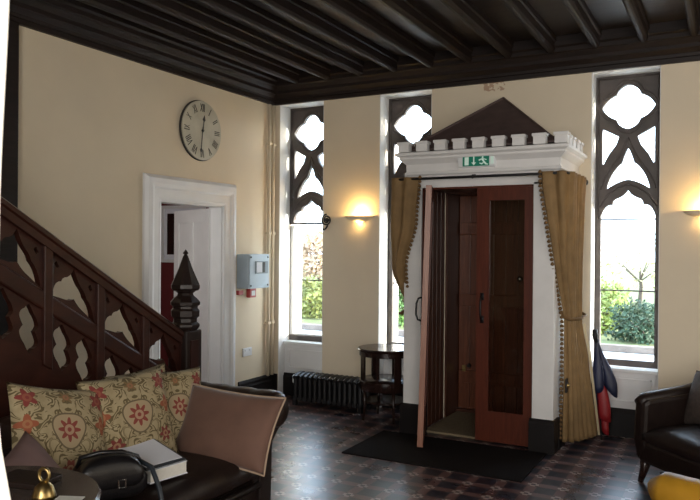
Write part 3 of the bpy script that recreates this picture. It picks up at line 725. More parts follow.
obj('end_label', bx(2.652, 2.678, SY-.003, SY+.001, 2.29, 2.35), M['signwhite'], sg)

single('doormat', bx(1.71, 3.12, -1.53, -0.765, 0.0, 0.012), M['mat'], 'large black doormat on the tiles in front of the porch', 'mat', (2.4, -1.15, 0), bevel=.004)
single('coir_mat', bx(2.02, 2.93, -0.60, 0.24, 0.0, 0.016), M['coir'], 'beige coir mat inside the porch behind the open door', 'mat', (2.47, -.2, 0))

# ------------------------------------------------------------------ wall fittings
ck = thing('wall_clock', 'large round cream clock with roman numerals on the left wall', 'clock', (0, -1.215, 2.68))
def clk(bm):
    me = _bmobj(bm); me.transform(Matrix.Translation((0, -1.215, 2.68)) @ Matrix(((0, 0, 1, 0), (1, 0, 0, 0), (0, 1, 0, 0), (0, 0, 0, 1)))); return me   # local x->y, y->z, z->x
obj('case', clk(lathe(NB(), [(.276, 0), (.281, .006), (.281, .018), (.279, .024), (.274, .026), (.272, .022), (0, .020)], n=56)), M['ink'], ck, smooth='auto')
dial = obj('dial', clk(lathe(NB(), [(.273, .018), (.273, .0365), (0, .037)], n=56)), M['dial'], ck)
def numeral(s, ang):
    b = NB(); w = {'I': .016, 'V': .034, 'X': .034}; tot = sum(w[c] for c in s); x = -tot/2; h = .036
    for c in s:
        cx = x+w[c]/2
        if c == 'I': q = [[(cx-.004, -h), (cx+.004, -h), (cx+.004, h), (cx-.004, h)]]
        elif c == 'V': q = [[(cx-.004, -h), (cx+.003, -h), (cx-.010, h), (cx-.018, h)], [(cx-.003, -h), (cx+.003, -h), (cx+.016, h), (cx+.011, h)]]
        else: q = [[(cx-.016, -h), (cx-.010, -h), (cx+.016, h), (cx+.009, h)], [(cx+.012, -h), (cx+.016, -h), (cx-.012, h), (cx-.016, h)]]
        for p in q: prism(b, p, .002, 'z', .037)
        x += w[c]
    bmesh.ops.transform(b, matrix=Matrix.Rotation(-ang, 4, 'Z') @ Matrix.Translation((0, .212, 0)), verts=b.verts)
    return b
for k, s in enumerate(['XII', 'I', 'II', 'III', 'IIII', 'V', 'VI', 'VII', 'VIII', 'IX', 'X', 'XI']): obj('numeral', clk(numeral(s, k*PI/6)), M['ink'], dial)
b = NB()
prism(b, [(.212*0, 0)]*0 or [(-.004, -.03), (.004, -.03), (.004, .165), (.016, .18), (0, .215), (-.016, .18), (-.004, .165)], .003, 'z', .040)
bmesh.ops.transform(b, matrix=Matrix.Rotation(-R(186), 4, 'Z'), verts=b.verts); obj('minute_hand', clk(b), M['ink'], ck)
b = NB(); prism(b, [(-.005, -.02), (.005, -.02), (.005, .085), (.018, .10), (0, .145), (-.018, .10), (-.005, .085)], .003, 'z', .044)
bmesh.ops.transform(b, matrix=Matrix.Rotation(-R(8), 4, 'Z'), verts=b.verts); obj('hour_hand', clk(b), M['ink'], ck)
obj('hub', clk(lathe(NB(), [(.012, .037), (.012, .05), (0, .052)], n=14)), M['ink'], ck)

eb = thing('electrical_cabinet', 'pale blue grey metal control cabinet beside the door on the left wall', 'cabinet', (0, -.40, 1.18))
obj('body', bx(0, .145, -.635, -.275, 1.185, 1.53), M['steel'], eb, bevel=.006)
obj('front_plate', bx(.145, .152, -.625, -.285, 1.195, 1.52), M['steel'], eb, bevel=.003)
obj('display_frame', bx(.150, .158, -.53, -.31, 1.335, 1.46), simple('display_grey', (0.22, 0.27, 0.30), .4), eb, bevel=.003)
obj('display', bx(.157, .160, -.51, -.42, 1.345, 1.45), M['paper'], eb)
obj('dark_slot', bx(.157, .160, -.40, -.365, 1.345, 1.45), M['ink'], eb)
for y_, z_ in ((-.60, 1.50), (-.31, 1.50), (-.60, 1.215), (-.31, 1.215)): obj('screw', tube(NB(), [(.150, y_, z_), (.156, y_, z_)], .010, 10), M['iron'], eb)
single('alarm_sounder', bx(0, .035, -.64, -.56, 1.12, 1.165), M['redplastic'], 'small dull red box under the left end of the grey cabinet', 'alarm box', (0, -.60, 1.14), bevel=.005)
cp = thing('call_point', 'red and white fire call point below the grey cabinet', 'call point', (0, -.40, 1.13))
obj('box', bx(0, .05, -.47, -.365, 1.085, 1.175), M['redplastic'], cp, bevel=.006); obj('face', bx(.049, .054, -.445, -.39, 1.105, 1.155), M['plastic'], cp)
so = thing('wall_socket', 'white double socket low on the left wall beyond the door', 'socket', (0, -.45, .52))
obj('plate', bx(0, .012, -.53, -.38, .485, .57), M['plastic'], so, bevel=.004)
for y_ in (-.49, -.42): obj('switch', bx(.011, .018, y_-.012, y_+.012, .535, .555), M['plastic'], so)
for k, y_ in enumerate((-.12, -.045)):
    p = thing('heating_pipe', ('cream painted pipe nearer the door in the room corner', 'cream painted pipe nearest the window in the room corner')[k], 'pipe', (.03, y_, .24))
    obj('tube', tube(NB(), [(.03, y_, .235), (.03, y_, 3.12)], .019, 12), M['cream'], p, smooth=True)
    for z_ in (.8, 1.75, 2.7): obj('clip', bx(0, .052, y_-.024, y_+.024, z_-.012, z_+.012), M['cream'], p)

def sconce(cx, label):
    t = thing('wall_sconce', label, 'wall light', (cx, 0, 1.90))
    # shallow half-bowl uplighter, open on top, slot below
    b = NB(); n = 20; rings = []
    for (r, z) in [(.165, .022), (.160, .010), (.135, -.008), (.095, -.022), (.055, -.030)]:
        rings.append([b.verts.new((cx+r*math.cos(PI*k/n), -r*.62*math.sin(PI*k/n)-.001, 1.90+z)) for k in range(n+1)])
    for A, B in zip(rings, rings[1:]):
        for k in range(n): b.faces.new((A[k], A[k+1], B[k+1], B[k]))
    bowl = obj('bowl', b, M['plaster_white'], t, smooth=True); s = bowl.modifiers.new('s', 'SOLIDIFY'); s.thickness = .006
    obj('back_plate', bx(cx-.05, cx+.05, -.012, 0, 1.85, 1.915), M['plaster_white'], t, bevel=.003)
    obj('bulb', tube(NB(), [(cx-.04, -.05, 1.905), (cx-.03, -.05, 1.905), (cx+.03, -.05, 1.905), (cx+.04, -.05, 1.905)], [.004, .012, .012, .004], 10), M['bulb'], t, smooth=True)
    light('sconce_light', 'POINT', (cx+.02, -.06, 1.94), 6.0, (1.0, 0.62, 0.22)).data.shadow_soft_size = .03
    light('sconce_downlight', 'POINT', (cx+.0, -.035, 1.855), 0.6, (1.0, 0.62, 0.22)).data.shadow_soft_size = .015
sconce(1.06, 'lit wall sconce between the corner window and the middle window')
sconce(4.19, 'lit wall sconce to the right of the rightmost window')

br = thing('iron_bracket', 'round scrolled dark iron bracket at the right edge of the corner window', 'bracket', (.63, -.01, 1.86))
pts = [(.688+(.060-.0065*k/4)*math.cos(k*.45+1.6), -.03, 1.888+(.060-.0065*k/4)*math.sin(k*.45+1.6)) for k in range(32)]
obj('scroll', tube(NB(), pts, .0075, 8), M['iron'], br, smooth=True)
obj('stem', tube(NB(), [(.688, .0, 1.888), (.688, -.05, 1.888)], [.018, .015], 10), M['iron'], br)
obj('hook', tube(NB(), [(.70, -.03, 1.832), (.68, -.03, 1.80), (.655, -.03, 1.785), (.64, -.03, 1.80)], [.009, .009, .008, .006], 8), M['iron'], br, smooth=True)

pf = thing('framed_picture', 'dark picture in a white frame on the red wall beyond the door', 'picture', (-2.38, 0.0, 1.75))
_pa = lambda *a: bx(*a)
PYC, PZC = 0.0, 0.0
fr_y = 0.49
obj('frame', front_bevel(plate([[(-1.75, 1.40), (-1.05, 1.40), (-1.05, 2.12), (-1.75, 2.12)], [(-1.71, 1.44), (-1.09, 1.44), (-1.09, 2.08), (-1.71, 2.08)]], .03), .484, 0), M['white'], pf)
obj('mount', bx(-1.715, -1.085, .485, .495, 1.43, 2.09), M['paper'], pf)
obj('print', bx(-1.66, -1.14, .480, .486, 1.50, 2.02), M['dark_furn'], pf)
pf.location = (0, 0, 0); pf.location = (-1.69, .49, 1.76)
for ch in pf.children: ch.data.transform(Matrix.Translation(Vector((-2.38, 0, 1.75))-Vector((-1.4, .49, 1.76))))

# ------------------------------------------------------------------ staircase
st = thing('staircase', 'dark wooden gothic staircase with pierced balustrade and spired newel post', 'staircase', (0.5, -3.3, 0))
SXP, SL, Y0, Z0 = 1.0, 0.600, -2.60, 1.025          # balustrade plane, slope, reference on the rail-top line
zt = lambda y: Z0+SL*(Y0-y)
YE = -5.6
steps = NB()
for k in range(13):
    yb = -2.62-.27*k; box(steps, 0.0, SXP-.03, YE if 0 else yb-.29, yb, 0 if k == 0 else .17*k-.02, .17*(k+1))
    box(steps, 0.0, SXP-.03, yb-.28, yb+.02, .17*(k+1)-.03, .17*(k+1))
obj('steps', steps, M['stair_wood'], st)
def sheared(loops_off, thick, x, bevel=.006):
    """loops in (y, offset from the rail-top line); returns mesh in world"""
    me = plate([[(y, zt(y)+o) for y, o in L] for L in loops_off], thick, bevel)
    me.transform(Matrix.Translation((x, 0, 0)) @ YZ); return me
posts = [-2.945-.375*k for k in range(7)]
def strip(o0, o1, ya, yb): return [(ya, o0), (yb, o0), (yb, o1), (ya, o1)]
YN = -2.60
# handrail: rounded moulded section swept along the slope
hp = [(-.05, -.10), (-.05, -.055), (-.062, -.045), (-.062, -.02), (-.04, -.004), (0, 0), (.04, -.004), (.062, -.02), (.062, -.045), (.05, -.055), (.05, -.10)]
b = NB(); ra = [b.verts.new((SXP+a, YN, zt(YN)+o)) for a, o in hp]; rb = [b.verts.new((SXP+a, YE, zt(YE)+o)) for a, o in hp]
for i in range(len(hp)): b.faces.new((ra[i], ra[(i+1) % len(hp)], rb[(i+1) % len(hp)], rb[i]))
b.faces.new(ra); b.faces.new(rb[::-1]); obj('handrail', b, M['stair_wood'], st)
bounds = [YN]+posts
bays = [(-2.62, -2.945+.03)]+[(p-.03, p-.375+.03) for p in posts[:-1]]
up = [strip(-.345, -.095, -2.6, YE)]
for ya, yb in bays:
    c = (ya+yb)/2; h = abs(yb-ya)/2-.004; f = h/.16
    half = [((0, -.100), (.018, -.150), (.050, -.178)), ((.050, -.178), (.085, -.196), (.092, -.225)), ((.092, -.225), (.145, -.245), (.156, -.338)), ((.156, -.338), (.11, -.325), (.07, -.315)), ((.07, -.315), (.03, -.308), (0, -.278))]
    segs = [tuple((c+a*f, o_) for a, o_ in t) for t in half]+[tuple((c-a*f, o_) for a, o_ in t[::-1]) for t in half[::-1]]
    up.append(chain(segs, 5))
    for s in (1, -1):
        up.append([(c+s*.125*f, -.125), (c+s*.142*f, -.15), (c+s*.125*f, -.172), (c+s*.108*f, -.15)])
obj('upper_tracery', sheared(up, .04, SXP), M['stair_wood'], st, bevel=.006)
obj('middle_rail', (lambda b: (prism(b, [(YN, zt(YN)-.345), (YE, zt(YE)-.345), (YE, zt(YE)-.455), (YN, zt(YN)-.455)], .075, 'x', SXP-.0375), b)[1])(NB()), M['stair_wood'], st, bevel=.012)
lo = [strip(-.745, -.45, -2.6, YE)]
for ya, yb in bays:
    for q in (.25, .75):
        c = ya+(yb-ya)*q; w = .060
        segs = [((c, -.462), (c+.02, -.485), (c+.028, -.50)), ((c+.028, -.50), (c+w, -.525), (c+w, -.555)), ((c+w, -.555), (c+w*.9, -.575), (c+.038, -.597)), ((c+.038, -.597), (c+w*.9, -.62), (c+w, -.64)), ((c+w, -.64), (c+w, -.67), (c+.028, -.695)), ((c+.028, -.695), (c+.02, -.71), (c, -.733)),
                ((c, -.733), (c-.02, -.71), (c-.028, -.695)), ((c-.028, -.695), (c-w, -.67), (c-w, -.64)), ((c-w, -.64), (c-w*.9, -.62), (c-.038, -.597)), ((c-.038, -.597), (c-w*.9, -.575), (c-w, -.555)), ((c-w, -.555), (c-w, -.525), (c-.028, -.50)), ((c-.028, -.50), (c-.02, -.485), (c, -.462))]
        lo.append(chain(segs, 4))
obj('lower_tracery', sheared(lo, .035, SXP), M['stair_wood'], st, bevel=.005)
for p in posts:
    b = NB(); prism(b, [(p-.03, zt(p-.03)-.08), (p+.03, zt(p+.03)-.08), (p+.03, zt(p+.03)-.76), (p-.03, zt(p-.03)-.76)], .085, 'x', SXP-.0425)
    obj('post', b, M['stair_wood'], st, bevel=.006)
b = NB()
prism(b, [(-2.6, zt(-2.6)-.735), (YE, zt(YE)-.735), (YE, 0), (-2.6, 0)], .05, 'x', SXP-.025); obj('string_panel', b, M['stair_wood'], st)
NX, NY = SXP, -2.53
nw = obj('newel_post', bx(NX-.084, NX+.084, NY-.084, NY+.084, 0, 1.02), M['newel_wood'], st, bevel=.012)
obj('newel_cap', lathe(NB(), [(.07, 1.0), (.095, 1.03), (.105, 1.045), (.105, 1.06), (.085, 1.075), (.085, 1.10), (.102, 1.115), (.104, 1.155), (.09, 1.17), (.09, 1.185), (.106, 1.195), (.108, 1.215), (.085, 1.24), (.06, 1.26), (.055, 1.275), (.075, 1.29), (.095, 1.297), (.104, 1.31), (.104, 1.335)], (NX, NY, 0), 8, rot=R(22.5)), M['newel_wood'], nw)
obj('spire', lathe(NB(), [(.104, 1.33), (.098, 1.345), (.05, 1.45), (.018, 1.535), (.010, 1.545), (.022, 1.555), (.012, 1.567), (.001, 1.582)], (NX, NY, 0), 8, rot=R(22.5)), M['newel_wood'], nw)
for k in range(4): obj('panel', (lambda a: bx(NX+.0841*a[0]-.04*(a[0] == 0), NX+.0841*a[0]+.04*(a[0] == 0) if a[0] == 0 else NX+.09*a[0], NY+.0841*a[1]-.04*(a[1] == 0), NY+.0841*a[1]+.04*(a[1] == 0) if a[1] == 0 else NY+.09*a[1], .55, .95))(((1, 0), (-1, 0), (0, 1), (0, -1))[k]), M['stair_wood'], nw)

# ------------------------------------------------------------------ radiator and drum table by the windows
rad = thing('radiator', 'low black cast iron column radiator under the wall light', 'radiator', (.85, -.15, 0))
RXA, RXB = .44, 1.24; nsec = 14; pw = (RXB-RXA)/nsec
for k in range(nsec):
    xa = RXA+k*pw; b = NB()
    for yy in (-.25, -.17, -.09):
        tube(b, [(xa+pw/2, yy, .075), (xa+pw/2, yy, .275)], .022, 8)
    tube(b, [(xa+pw/2, -.27, .07), (xa+pw/2, -.16, .062), (xa+pw/2, -.06, .07)], .027, 8); tube(b, [(xa+pw/2, -.27, .275), (xa+pw/2, -.22, .295), (xa+pw/2, -.16, .30), (xa+pw/2, -.10, .295), (xa+pw/2, -.06, .275)], .027, 8)
    if k in (0, nsec-1): box(b, xa+pw/2-.02, xa+pw/2+.02, -.28, -.24, 0, .06); box(b, xa+pw/2-.02, xa+pw/2+.02, -.09, -.05, 0, .06)
    obj('section', b, M['iron'], rad, smooth='auto')
b = tube(NB(), [(RXA-.015, -.16, .075), (RXB+.0, -.16, .075)], .018, 8); tube(b, [(RXA, -.16, .275), (RXB, -.16, .275)], .018, 8); obj('connecting_pipe', b, M['iron'], rad)
vv = tube(NB(), [(RXA-.04, -.16, .0), (RXA-.04, -.16, .17)], .011, 8); tube(vv, [(RXA-.04, -.16, .10), (RXA+.03, -.16, .085)], .010, 8); v_ = obj('valve', vv, M['chrome'], rad)
obj('valve_cap', lathe(NB(), [(.018, .20), (.026, .21), (.026, .27), (.016, .285)], (RXA-.04, -.16, 0), 12), M['plastic'], v_, label='white valve cap')
obj('valve_neck', tube(NB(), [(RXA-.04, -.16, .16), (RXA-.04, -.16, .21)], .014, 8), M['chrome'], v_)

dt_x = 0
dt = thing('drum_table', 'round dark wooden drum table with slotted sides in front of the middle window', 'table', (1.535, -.36, 0))
TXc, TYc = 1.535, -.36
obj('top', lathe(NB(), [(.24, .645), (.262, .65), (.268, .662), (.262, .674), (.0, .676)], (TXc, TYc, 0), 40), M['dark_furn'], dt, smooth='auto')
obj('drum_base', lathe(NB(), [(.22, .285), (.245, .29), (.25, .30), (.25, .375), (.235, .385), (0, .385)], (TXc, TYc, 0), 40), M['dark_furn'], dt, smooth='auto')
obj('drum_rim', (lambda b: b)(lathe(NB(), [(.235, .60), (.25, .605), (.25, .645), (.235, .648)], (TXc, TYc, 0), 40)), M['dark_furn'], dt, smooth='auto')
for k in range(8):
    a = 2*PI*k/8+.12
    w = .035 if k % 2 else .014
    b = bx(-w, w, -.009, .009, .375, .61); bmesh.ops.transform(b, matrix=Matrix.Translation((TXc+.235*math.cos(a), TYc+.235*math.sin(a), 0)) @ Matrix.Rotation(a+PI/2, 4, 'Z'), verts=b.verts)
    obj('slat', b, M['dark_furn'], dt)
obj('lower_shelf', lathe(NB(), [(.20, .17), (.21, .175), (.21, .188), (0, .19)], (TXc, TYc, 0), 32), M['dark_furn'], dt)
for k in range(4):
    a = PI/4+k*PI/2; c_, s_ = math.cos(a), math.sin(a)
    obj('leg', tube(NB(), [(TXc+.21*c_, TYc+.21*s_, .30), (TXc+.205*c_, TYc+.205*s_, .15), (TXc+.22*c_, TYc+.22*s_, .005)], [.017, .013, .010], 8), M['dark_furn'], dt, smooth=True)
for k in range(1): pass

# ------------------------------------------------------------------ umbrella
um = thing('umbrella', 'navy and red umbrella hanging loose, standing between curtain and window', 'umbrella', (3.42, -.06, 0))
UX, UY = 3.40, -.09
obj('shaft', tube(NB(), [(UX+.02, UY, .0), (UX-.03, UY-.01, .90)], .007, 8), M['iron'], um)
obj('ferrule', tube(NB(), [(UX+.021, UY, .0), (UX+.018, UY, .05)], [.005, .009], 8), M['chrome'], um)
obj('handle', tube(NB(), [(UX-.028, UY-.01, .82), (UX-.035, UY-.012, .88), (UX-.038, UY-.012, .93)], [.018, .024, .018], 10), M['iron'], um, smooth=True)
def umb_panel(a0, a1, mat, z0, z1, rmax, skew, nm):
    b = NB(); n = 8; m_ = 9; rows = []
    for j in range(m_+1):
        t = j/m_; z = lerp(z1, z0, t); row = []
        for i in range(n+1):
            s = i/n; a = lerp(a0, a1, s)
            r = .018+rmax*smooth(min(1, t*1.15))*(.55+.45*abs(math.sin(PI*s)))*(1-.15*t)
            cx = UX-.028+.05*(.92-z)/.92; zz = z-.10*t*math.sin(PI*s)*skew
            row.append(b.verts.new((cx+r*math.cos(a), UY+.55*r*math.sin(a), zz)))
        rows.append(row)
    for A, B in zip(rows, rows[1:]):
        for i in range(n): b.faces.new((A[i], A[i+1], B[i+1], B[i]))
    o = obj(nm, b, mat, um, smooth=True); s = o.modifiers.new('s', 'SOLIDIFY'); s.thickness = .004; return o
umb_panel(R(-60), R(20), M['navy'], .47, .85, .165, 1.0, 'canopy_panel')
umb_panel(R(-130), R(-50), M['navy'], .46, .85, .11, .6, 'canopy_panel')
umb_panel(R(180), R(250), M['navy'], .30, .84, .06, .5, 'canopy_panel')
umb_panel(R(-100), R(10), M['scarlet'], .20, .70, .10, .4, 'canopy_panel')
umb_panel(R(60), R(170), M['scarlet'], .10, .74, .07, .4, 'canopy_panel')
umb_panel(R(-80), R(0), M['scarlet'], .08, .5, .07, .3, 'canopy_panel')

# ------------------------------------------------------------------ sofa
sofa = thing('leather_sofa', 'dark brown leather chesterfield sofa in front of the staircase', 'sofa', (1.65, -3.9, 0))
SX0, SX1, SYF, SYN = 1.20, 2.10, -3.15, -4.80
obj('base', bx(SX0+.05, SX1-.03, SYN-.16, SYF+.09, .07, .30), M['leather'], sofa, bevel=.03)
ob = obj('front_rail', (lambda b: (tube(b, [(SX1-.02, SYN, .285), (SX1-.02, SYF-.0, .285)], .022, 10), b)[1])(NB()), M['leather'], sofa, smooth=True)
def rcushion(x0, x1, y0, y1, z0, z1, crown=.03, r=.05):
    b = NB(); n = 14; N = 4.0
    for sgn in (1, -1): pass
    vs = []
    for j in range(n+1):
        for i in range(n+1):
            vs.append((i/n*2-1, j/n*2-1))
    def P(u, v, s):
        k = max(0, (1-abs(u)**6)*(1-abs(v)**6))**.5
        zc = (z0+z1)/2; hz = (z1-z0)/2
        return ((x0+x1)/2+(x1-x0)/2*u, (y0+y1)/2+(y1-y0)/2*v, zc+s*hz*(.35+.65*k)+(s > 0)*crown*(1-u*u)*(1-v*v))
    A = [b.verts.new(P(u, v, 1)) for u, v in vs]; B = [b.verts.new(P(u, v, -1)) for u, v in vs]
    q = lambda i, j: j*(n+1)+i
    for j in range(n):
        for i in range(n):
            b.faces.new((A[q(i, j)], A[q(i+1, j)], A[q(i+1, j+1)], A[q(i, j+1)])); b.faces.new((B[q(i, j)], B[q(i, j+1)], B[q(i+1, j+1)], B[q(i+1, j)]))
    for i in range(n):
        for (a, c) in ((q(i, 0), q(i+1, 0)), (q(i+1, n), q(i, n)), (q(0, i+1), q(0, i)), (q(n, i), q(n, i+1))): b.faces.new((A[c], A[a], B[a], B[c]))
    return b
ym = (SYF+SYN)/2
for a, c in ((SYN+.005, ym-.003), (ym+.003, SYF-.005)): obj('seat_cushion', rcushion(1.42, SX1, a, c, .295, .45), M['leather'], sofa, smooth=True)
def scroll(path_fn, n, prof_r, body):
    pass
def roll(p0, p1, r, pleats, n=60, seg=16):
    pts = [Vector(p0).lerp(Vector(p1), k/n) for k in range(n+1)]
    rr = [r*(.955+.055*abs(math.sin(PI*pleats*k/n))) for k in range(n+1)]
    rr[0] *= .82; rr[-1] *= .82
    return tube(NB(), pts, rr, seg)
# far arm
b = bx(SX0+.06, SX1-.02, -3.155, -3.03, .12, .66); o = obj('arm', b, M['leather'], sofa, bevel=.03)
obj('arm_roll', roll((SX0+.05, -2.985, .665), (SX1, -2.985, .665), .112, 5), M['leather_tan'], o, smooth=True)
obj('arm_scroll', tube(NB(), [(SX1-.012, -2.985, .665), (SX1+.012, -2.985, .665), (SX1+.018, -2.985, .665)], [.10, .085, .03], 20), M['leather_tan'], o, smooth=True)
obj('arm_front', prism(NB(), [(-3.155, .09), (-3.05, .09), (-3.04, .5), (-2.93, .60), (-3.0, .72), (-3.155, .68)], .02, 'x', SX1-.025), M['leather'], o, bevel=.006)
# near arm
b = bx(SX0+.06, SX1-.02, SYN-.125, SYN+.005, .12, .66); o = obj('arm', b, M['leather'], sofa, bevel=.03)
obj('arm_roll', roll((SX0+.05, SYN-.165, .665), (SX1, SYN-.165, .665), .112, 5), M['leather_tan'], o, smooth=True)
# back
b = bx(SX0+.12, 1.47, SYN-.05, SYF+.05, .12, .66); bk = obj('back', b, M['leather'], sofa, bevel=.04)
obj('back_roll', roll((SX0+.115, SYN-.22, .665), (SX0+.115, -2.93, .665), .112, 10, 100), M['leather_tan'], bk, smooth=True)
btn = NB()
for i in range(9):
    for z in (.5, .62): lathe(btn, [(0, -.006), (.012, -.004), (.014, 0), (.012, .004), (0, .006)], (1.472, SYN+.12+i*.185, z), 8)
obj('buttons', btn, M['leather'], bk)
for x_, y_ in ((SX1-.09, SYF+.04), (SX1-.09, SYN-.1), (SX0+.12, SYF+.04), (SX0+.12, SYN-.1)):
    obj('foot', lathe(NB(), [(.025, 0), (.035, .02), (.045, .05), (.03, .08)], (x_, y_, 0), 12), M['dark_furn'], sofa, smooth=True)

def pillow_mesh(w, h, t, n=22, pinch=.07, seed=0, sag=0.0):
    rd = random.Random(seed); ph = [rd.uniform(0, 6) for _ in range(4)]
    vs, uv, fs = [], [], []
    for s in (1, -1):
        for j in range(n+1):
            for i in range(n+1):
                u, v = i/n*2-1, j/n*2-1
                k = max(0, (1-abs(u)**2.6)*(1-abs(v)**2.6))**.55
                x = w/2*u*(1-pinch*(1-v*v)*abs(u)); y = h/2*v*(1-pinch*(1-u*u)*abs(v))
                wr = 1+.06*math.sin(3.1*u+ph[0])*math.sin(2.7*v+ph[1])+.03*math.sin(7*u+5*v+ph[2])
                y -= sag*(1-u*u)*(v > 0)*v
                vs.append((x, y, s*t/2*k*wr)); uv.append(((u+1)/2, (v+1)/2))
    N = (n+1)**2; q = lambda i, j, o: o*N+j*(n+1)+i
    for j in range(n):
        for i in range(n):
            fs.append((q(i, j, 0), q(i+1, j, 0), q(i+1, j+1, 0), q(i, j+1, 0))); fs.append((q(i, j, 1), q(i, j+1, 1), q(i+1, j+1, 1), q(i+1, j, 1)))
    me = bpy.data.meshes.new('p'); me.from_pydata(vs, [], fs); me.update()
    ul = me.uv_layers.new(name='UVMap')
    for lp in me.loops: ul.data[lp.index].uv = uv[lp.vertex_index]
    edge = [vs[q(i, 0, 0)] for i in range(n)]+[vs[q(n, j, 0)] for j in range(n)]+[vs[q(n-i, n, 0)] for i in range(n)]+[vs[q(0, n-j, 0)] for j in range(n)]
    bm = bmesh.new(); bm.from_mesh(me); bmesh.ops.remove_doubles(bm, verts=bm.verts, dist=1e-5); bm.to_mesh(me); bm.free()
    return me, edge
def pose(c, facing, lean, spin):
    """pillow local x=width, y=height, z=thickness; facing = heading of its front (deg, from +x), lean back (deg), spin in its own plane"""
    return Matrix.Translation(c) @ Matrix.Rotation(R(facing), 4, 'Z') @ Matrix.Rotation(R(-lean), 4, 'Y') @ Matrix(((0, 0, 1, 0), (1, 0, 0, 0), (0, 1, 0, 0), (0, 0, 0, 1))) @ Matrix.Rotation(R(spin), 4, 'Z')
def cushion(name, label, mat, size, c, facing, lean, spin, seed, group=None, piping=None, **k):
    me, edge = pillow_mesh(*size, seed=seed, **k)
    o = obj(name, me, mat, smooth=True); T = pose(c, facing, lean, spin); o.matrix_world = T; WM[o] = T
    tag(o, label, 'cushion', group)
    if piping:
        p = obj('piping', tube(NB(), edge, .006, 6, closed=True), piping, o, space='l', smooth=True)
    return o
FG = 'floral tapestry cushions along the sofa back'
cushion('floral_cushion', 'floral cushion at the left end of the sofa, tilted behind the black handbag', M['floral'], (.52, .49, .15), (1.64, -4.11, .715), 0, 24, -14, 1, FG)
cushion('floral_cushion', 'large upright floral cushion behind the white papers', M['floral'], (.54, .49, .16), (1.63, -3.665, .70), -6, 18, 1, 2, FG)
cushion('floral_cushion', 'floral cushion at the right end next to the brown velvet cushion', M['floral'], (.44, .47, .13), (1.57, -3.27, .665), -12, 16, -3, 3, FG)
cushion('floral_cushion', 'floral cushion almost hidden behind the large upright one, only its top edge showing', M['floral'], (.46, .46, .10), (1.50, -3.45, .69), -2, 12, 2, 4, FG)
cushion('velvet_cushion', 'plain brown velvet cushion leaning on the far sofa arm', M['velvet'], (.62, .42, .15), (1.92, -3.235, .602), -84, 28, -3, 5, None, M['piping'])
cushion('velvet_cushion', 'mauve brown velvet cushion at the near left end of the sofa', M['mauve'], (.46, .42, .14), (1.90, -4.43, .60), 30, 35, 8, 6, None)

# handbag
hb = thing('handbag', 'shiny black leather handbag slumped on the sofa seat', 'handbag', (1.90, -4.06, .47), R(-32))
obj('body', rcushion(-.10, .10, -.15, .15, .0, .15, .045), M['leather_black'], hb, space='l', smooth=True)
obj('flap', rcushion(.0, .115, -.14, .13, .055, .172, .03), M['leather_black'], hb, space='l', smooth=True)
obj('handle', tube(NB(), [(-.02, -.13, .14), (-.01, -.12, .185), (.02, -.04, .205), (.03, .05, .20), (.03, .12, .17), (.03, .14, .13)], .011, 8), M['leather_black'], hb, space='l', smooth=True)
obj('shoulder_strap', tube(NB(), [(.04, .13, .15), (.09, .17, .13), (.15, .19, .05), (.19, .20, -.04), (.215, .21, -.22)], .011, 8), M['navy_card'], hb, space='l', smooth=True)
obj('buckle', tube(NB(), [(.117, .02, .10), (.117, .05, .10), (.117, .05, .065), (.117, .02, .065)], .005, 6, closed=True), M['chrome'], hb, space='l')

# papers
CPX, CPY = 1.83, -3.735
def slab(w, d, z0, z1, rz, c=(CPX, CPY), tilt=0, zp=0):
    b = bx(-w/2, w/2, -d/2, d/2, z0-zp, z1-zp)
    T = Matrix.Translation((c[0], c[1], zp)) @ Matrix.Rotation(R(rz), 4, 'Z') @ Matrix.Rotation(R(tilt), 4, 'Y')
    bmesh.ops.transform(b, matrix=T, verts=b.verts); return b
bkk = thing('thick_catalogue', 'thick white catalogue at the bottom of the pile on the sofa', 'book', (1.88, -3.74, .478))
obj('pages', slab(.21, .21, .481, .535, -10, (1.88, -3.74)), M['page'], bkk); obj('cover', slab(.216, .22, .476, .481, -10, (1.88, -3.74)), M['paper'], bkk)
obj('front_cover', slab(.216, .22, .535, .538, -10, (1.88, -3.74)), M['paper'], bkk)
single('card_folder', slab(.29, .235, .566, .576, -10, (CPX, CPY), 12, .57), M['navy_card'], 'dark folder between the catalogue and the loose sheets', 'folder', (CPX, CPY, .57), bevel=.003)
single('paper_sheet', slab(.275, .215, .5765, .580, -10, (CPX-.01, CPY), 12, .57), M['paper'], 'loose white sheets on top of the dark folder', 'paper', (CPX, CPY, .578))

# ------------------------------------------------------------------ near side table
TC = (2.40, -5.05); TZ = .84
stb = thing('side_table', 'small round dark polished side table in the near left corner', 'table', (TC[0], TC[1], 0))
obj('top', lathe(NB(), [(.31, TZ-.03), (.35, TZ-.026), (.36, TZ-.014), (.353, TZ-.003), (0, TZ)], (TC[0], TC[1], 0), 48), simple('polished_table_top', (0.085, 0.066, 0.056), 0.2, var=.2, scale=5), stb, smooth='auto')
obj('pedestal', lathe(NB(), [(.05, .12), (.06, .2), (.035, .3), (.03, .5), (.045, .62), (.03, .7), (.09, TZ-.03)], (TC[0], TC[1], 0), 16), M['dark_furn'], stb, smooth=True)
for k in range(3):
    a = k*2*PI/3+.4; obj('foot', tube(NB(), [(TC[0], TC[1], .18), (TC[0]+.14*math.cos(a), TC[1]+.14*math.sin(a), .14), (TC[0]+.28*math.cos(a), TC[1]+.28*math.sin(a), .022)], [.03, .026, .02], 8), M['dark_furn'], stb, smooth=True)
BL = (2.56, -4.93)
bell = thing('brass_bell', 'brass hand bell with a ring handle on the round side table', 'bell', (BL[0], BL[1], TZ))
obj('bell_cup', lathe(NB(), [(.036, 0), (.034, .012), (.026, .035), (.015, .045), (.010, .05)], (BL[0], BL[1], TZ), 20), M['brass'], bell, smooth=True)
ya = YAW
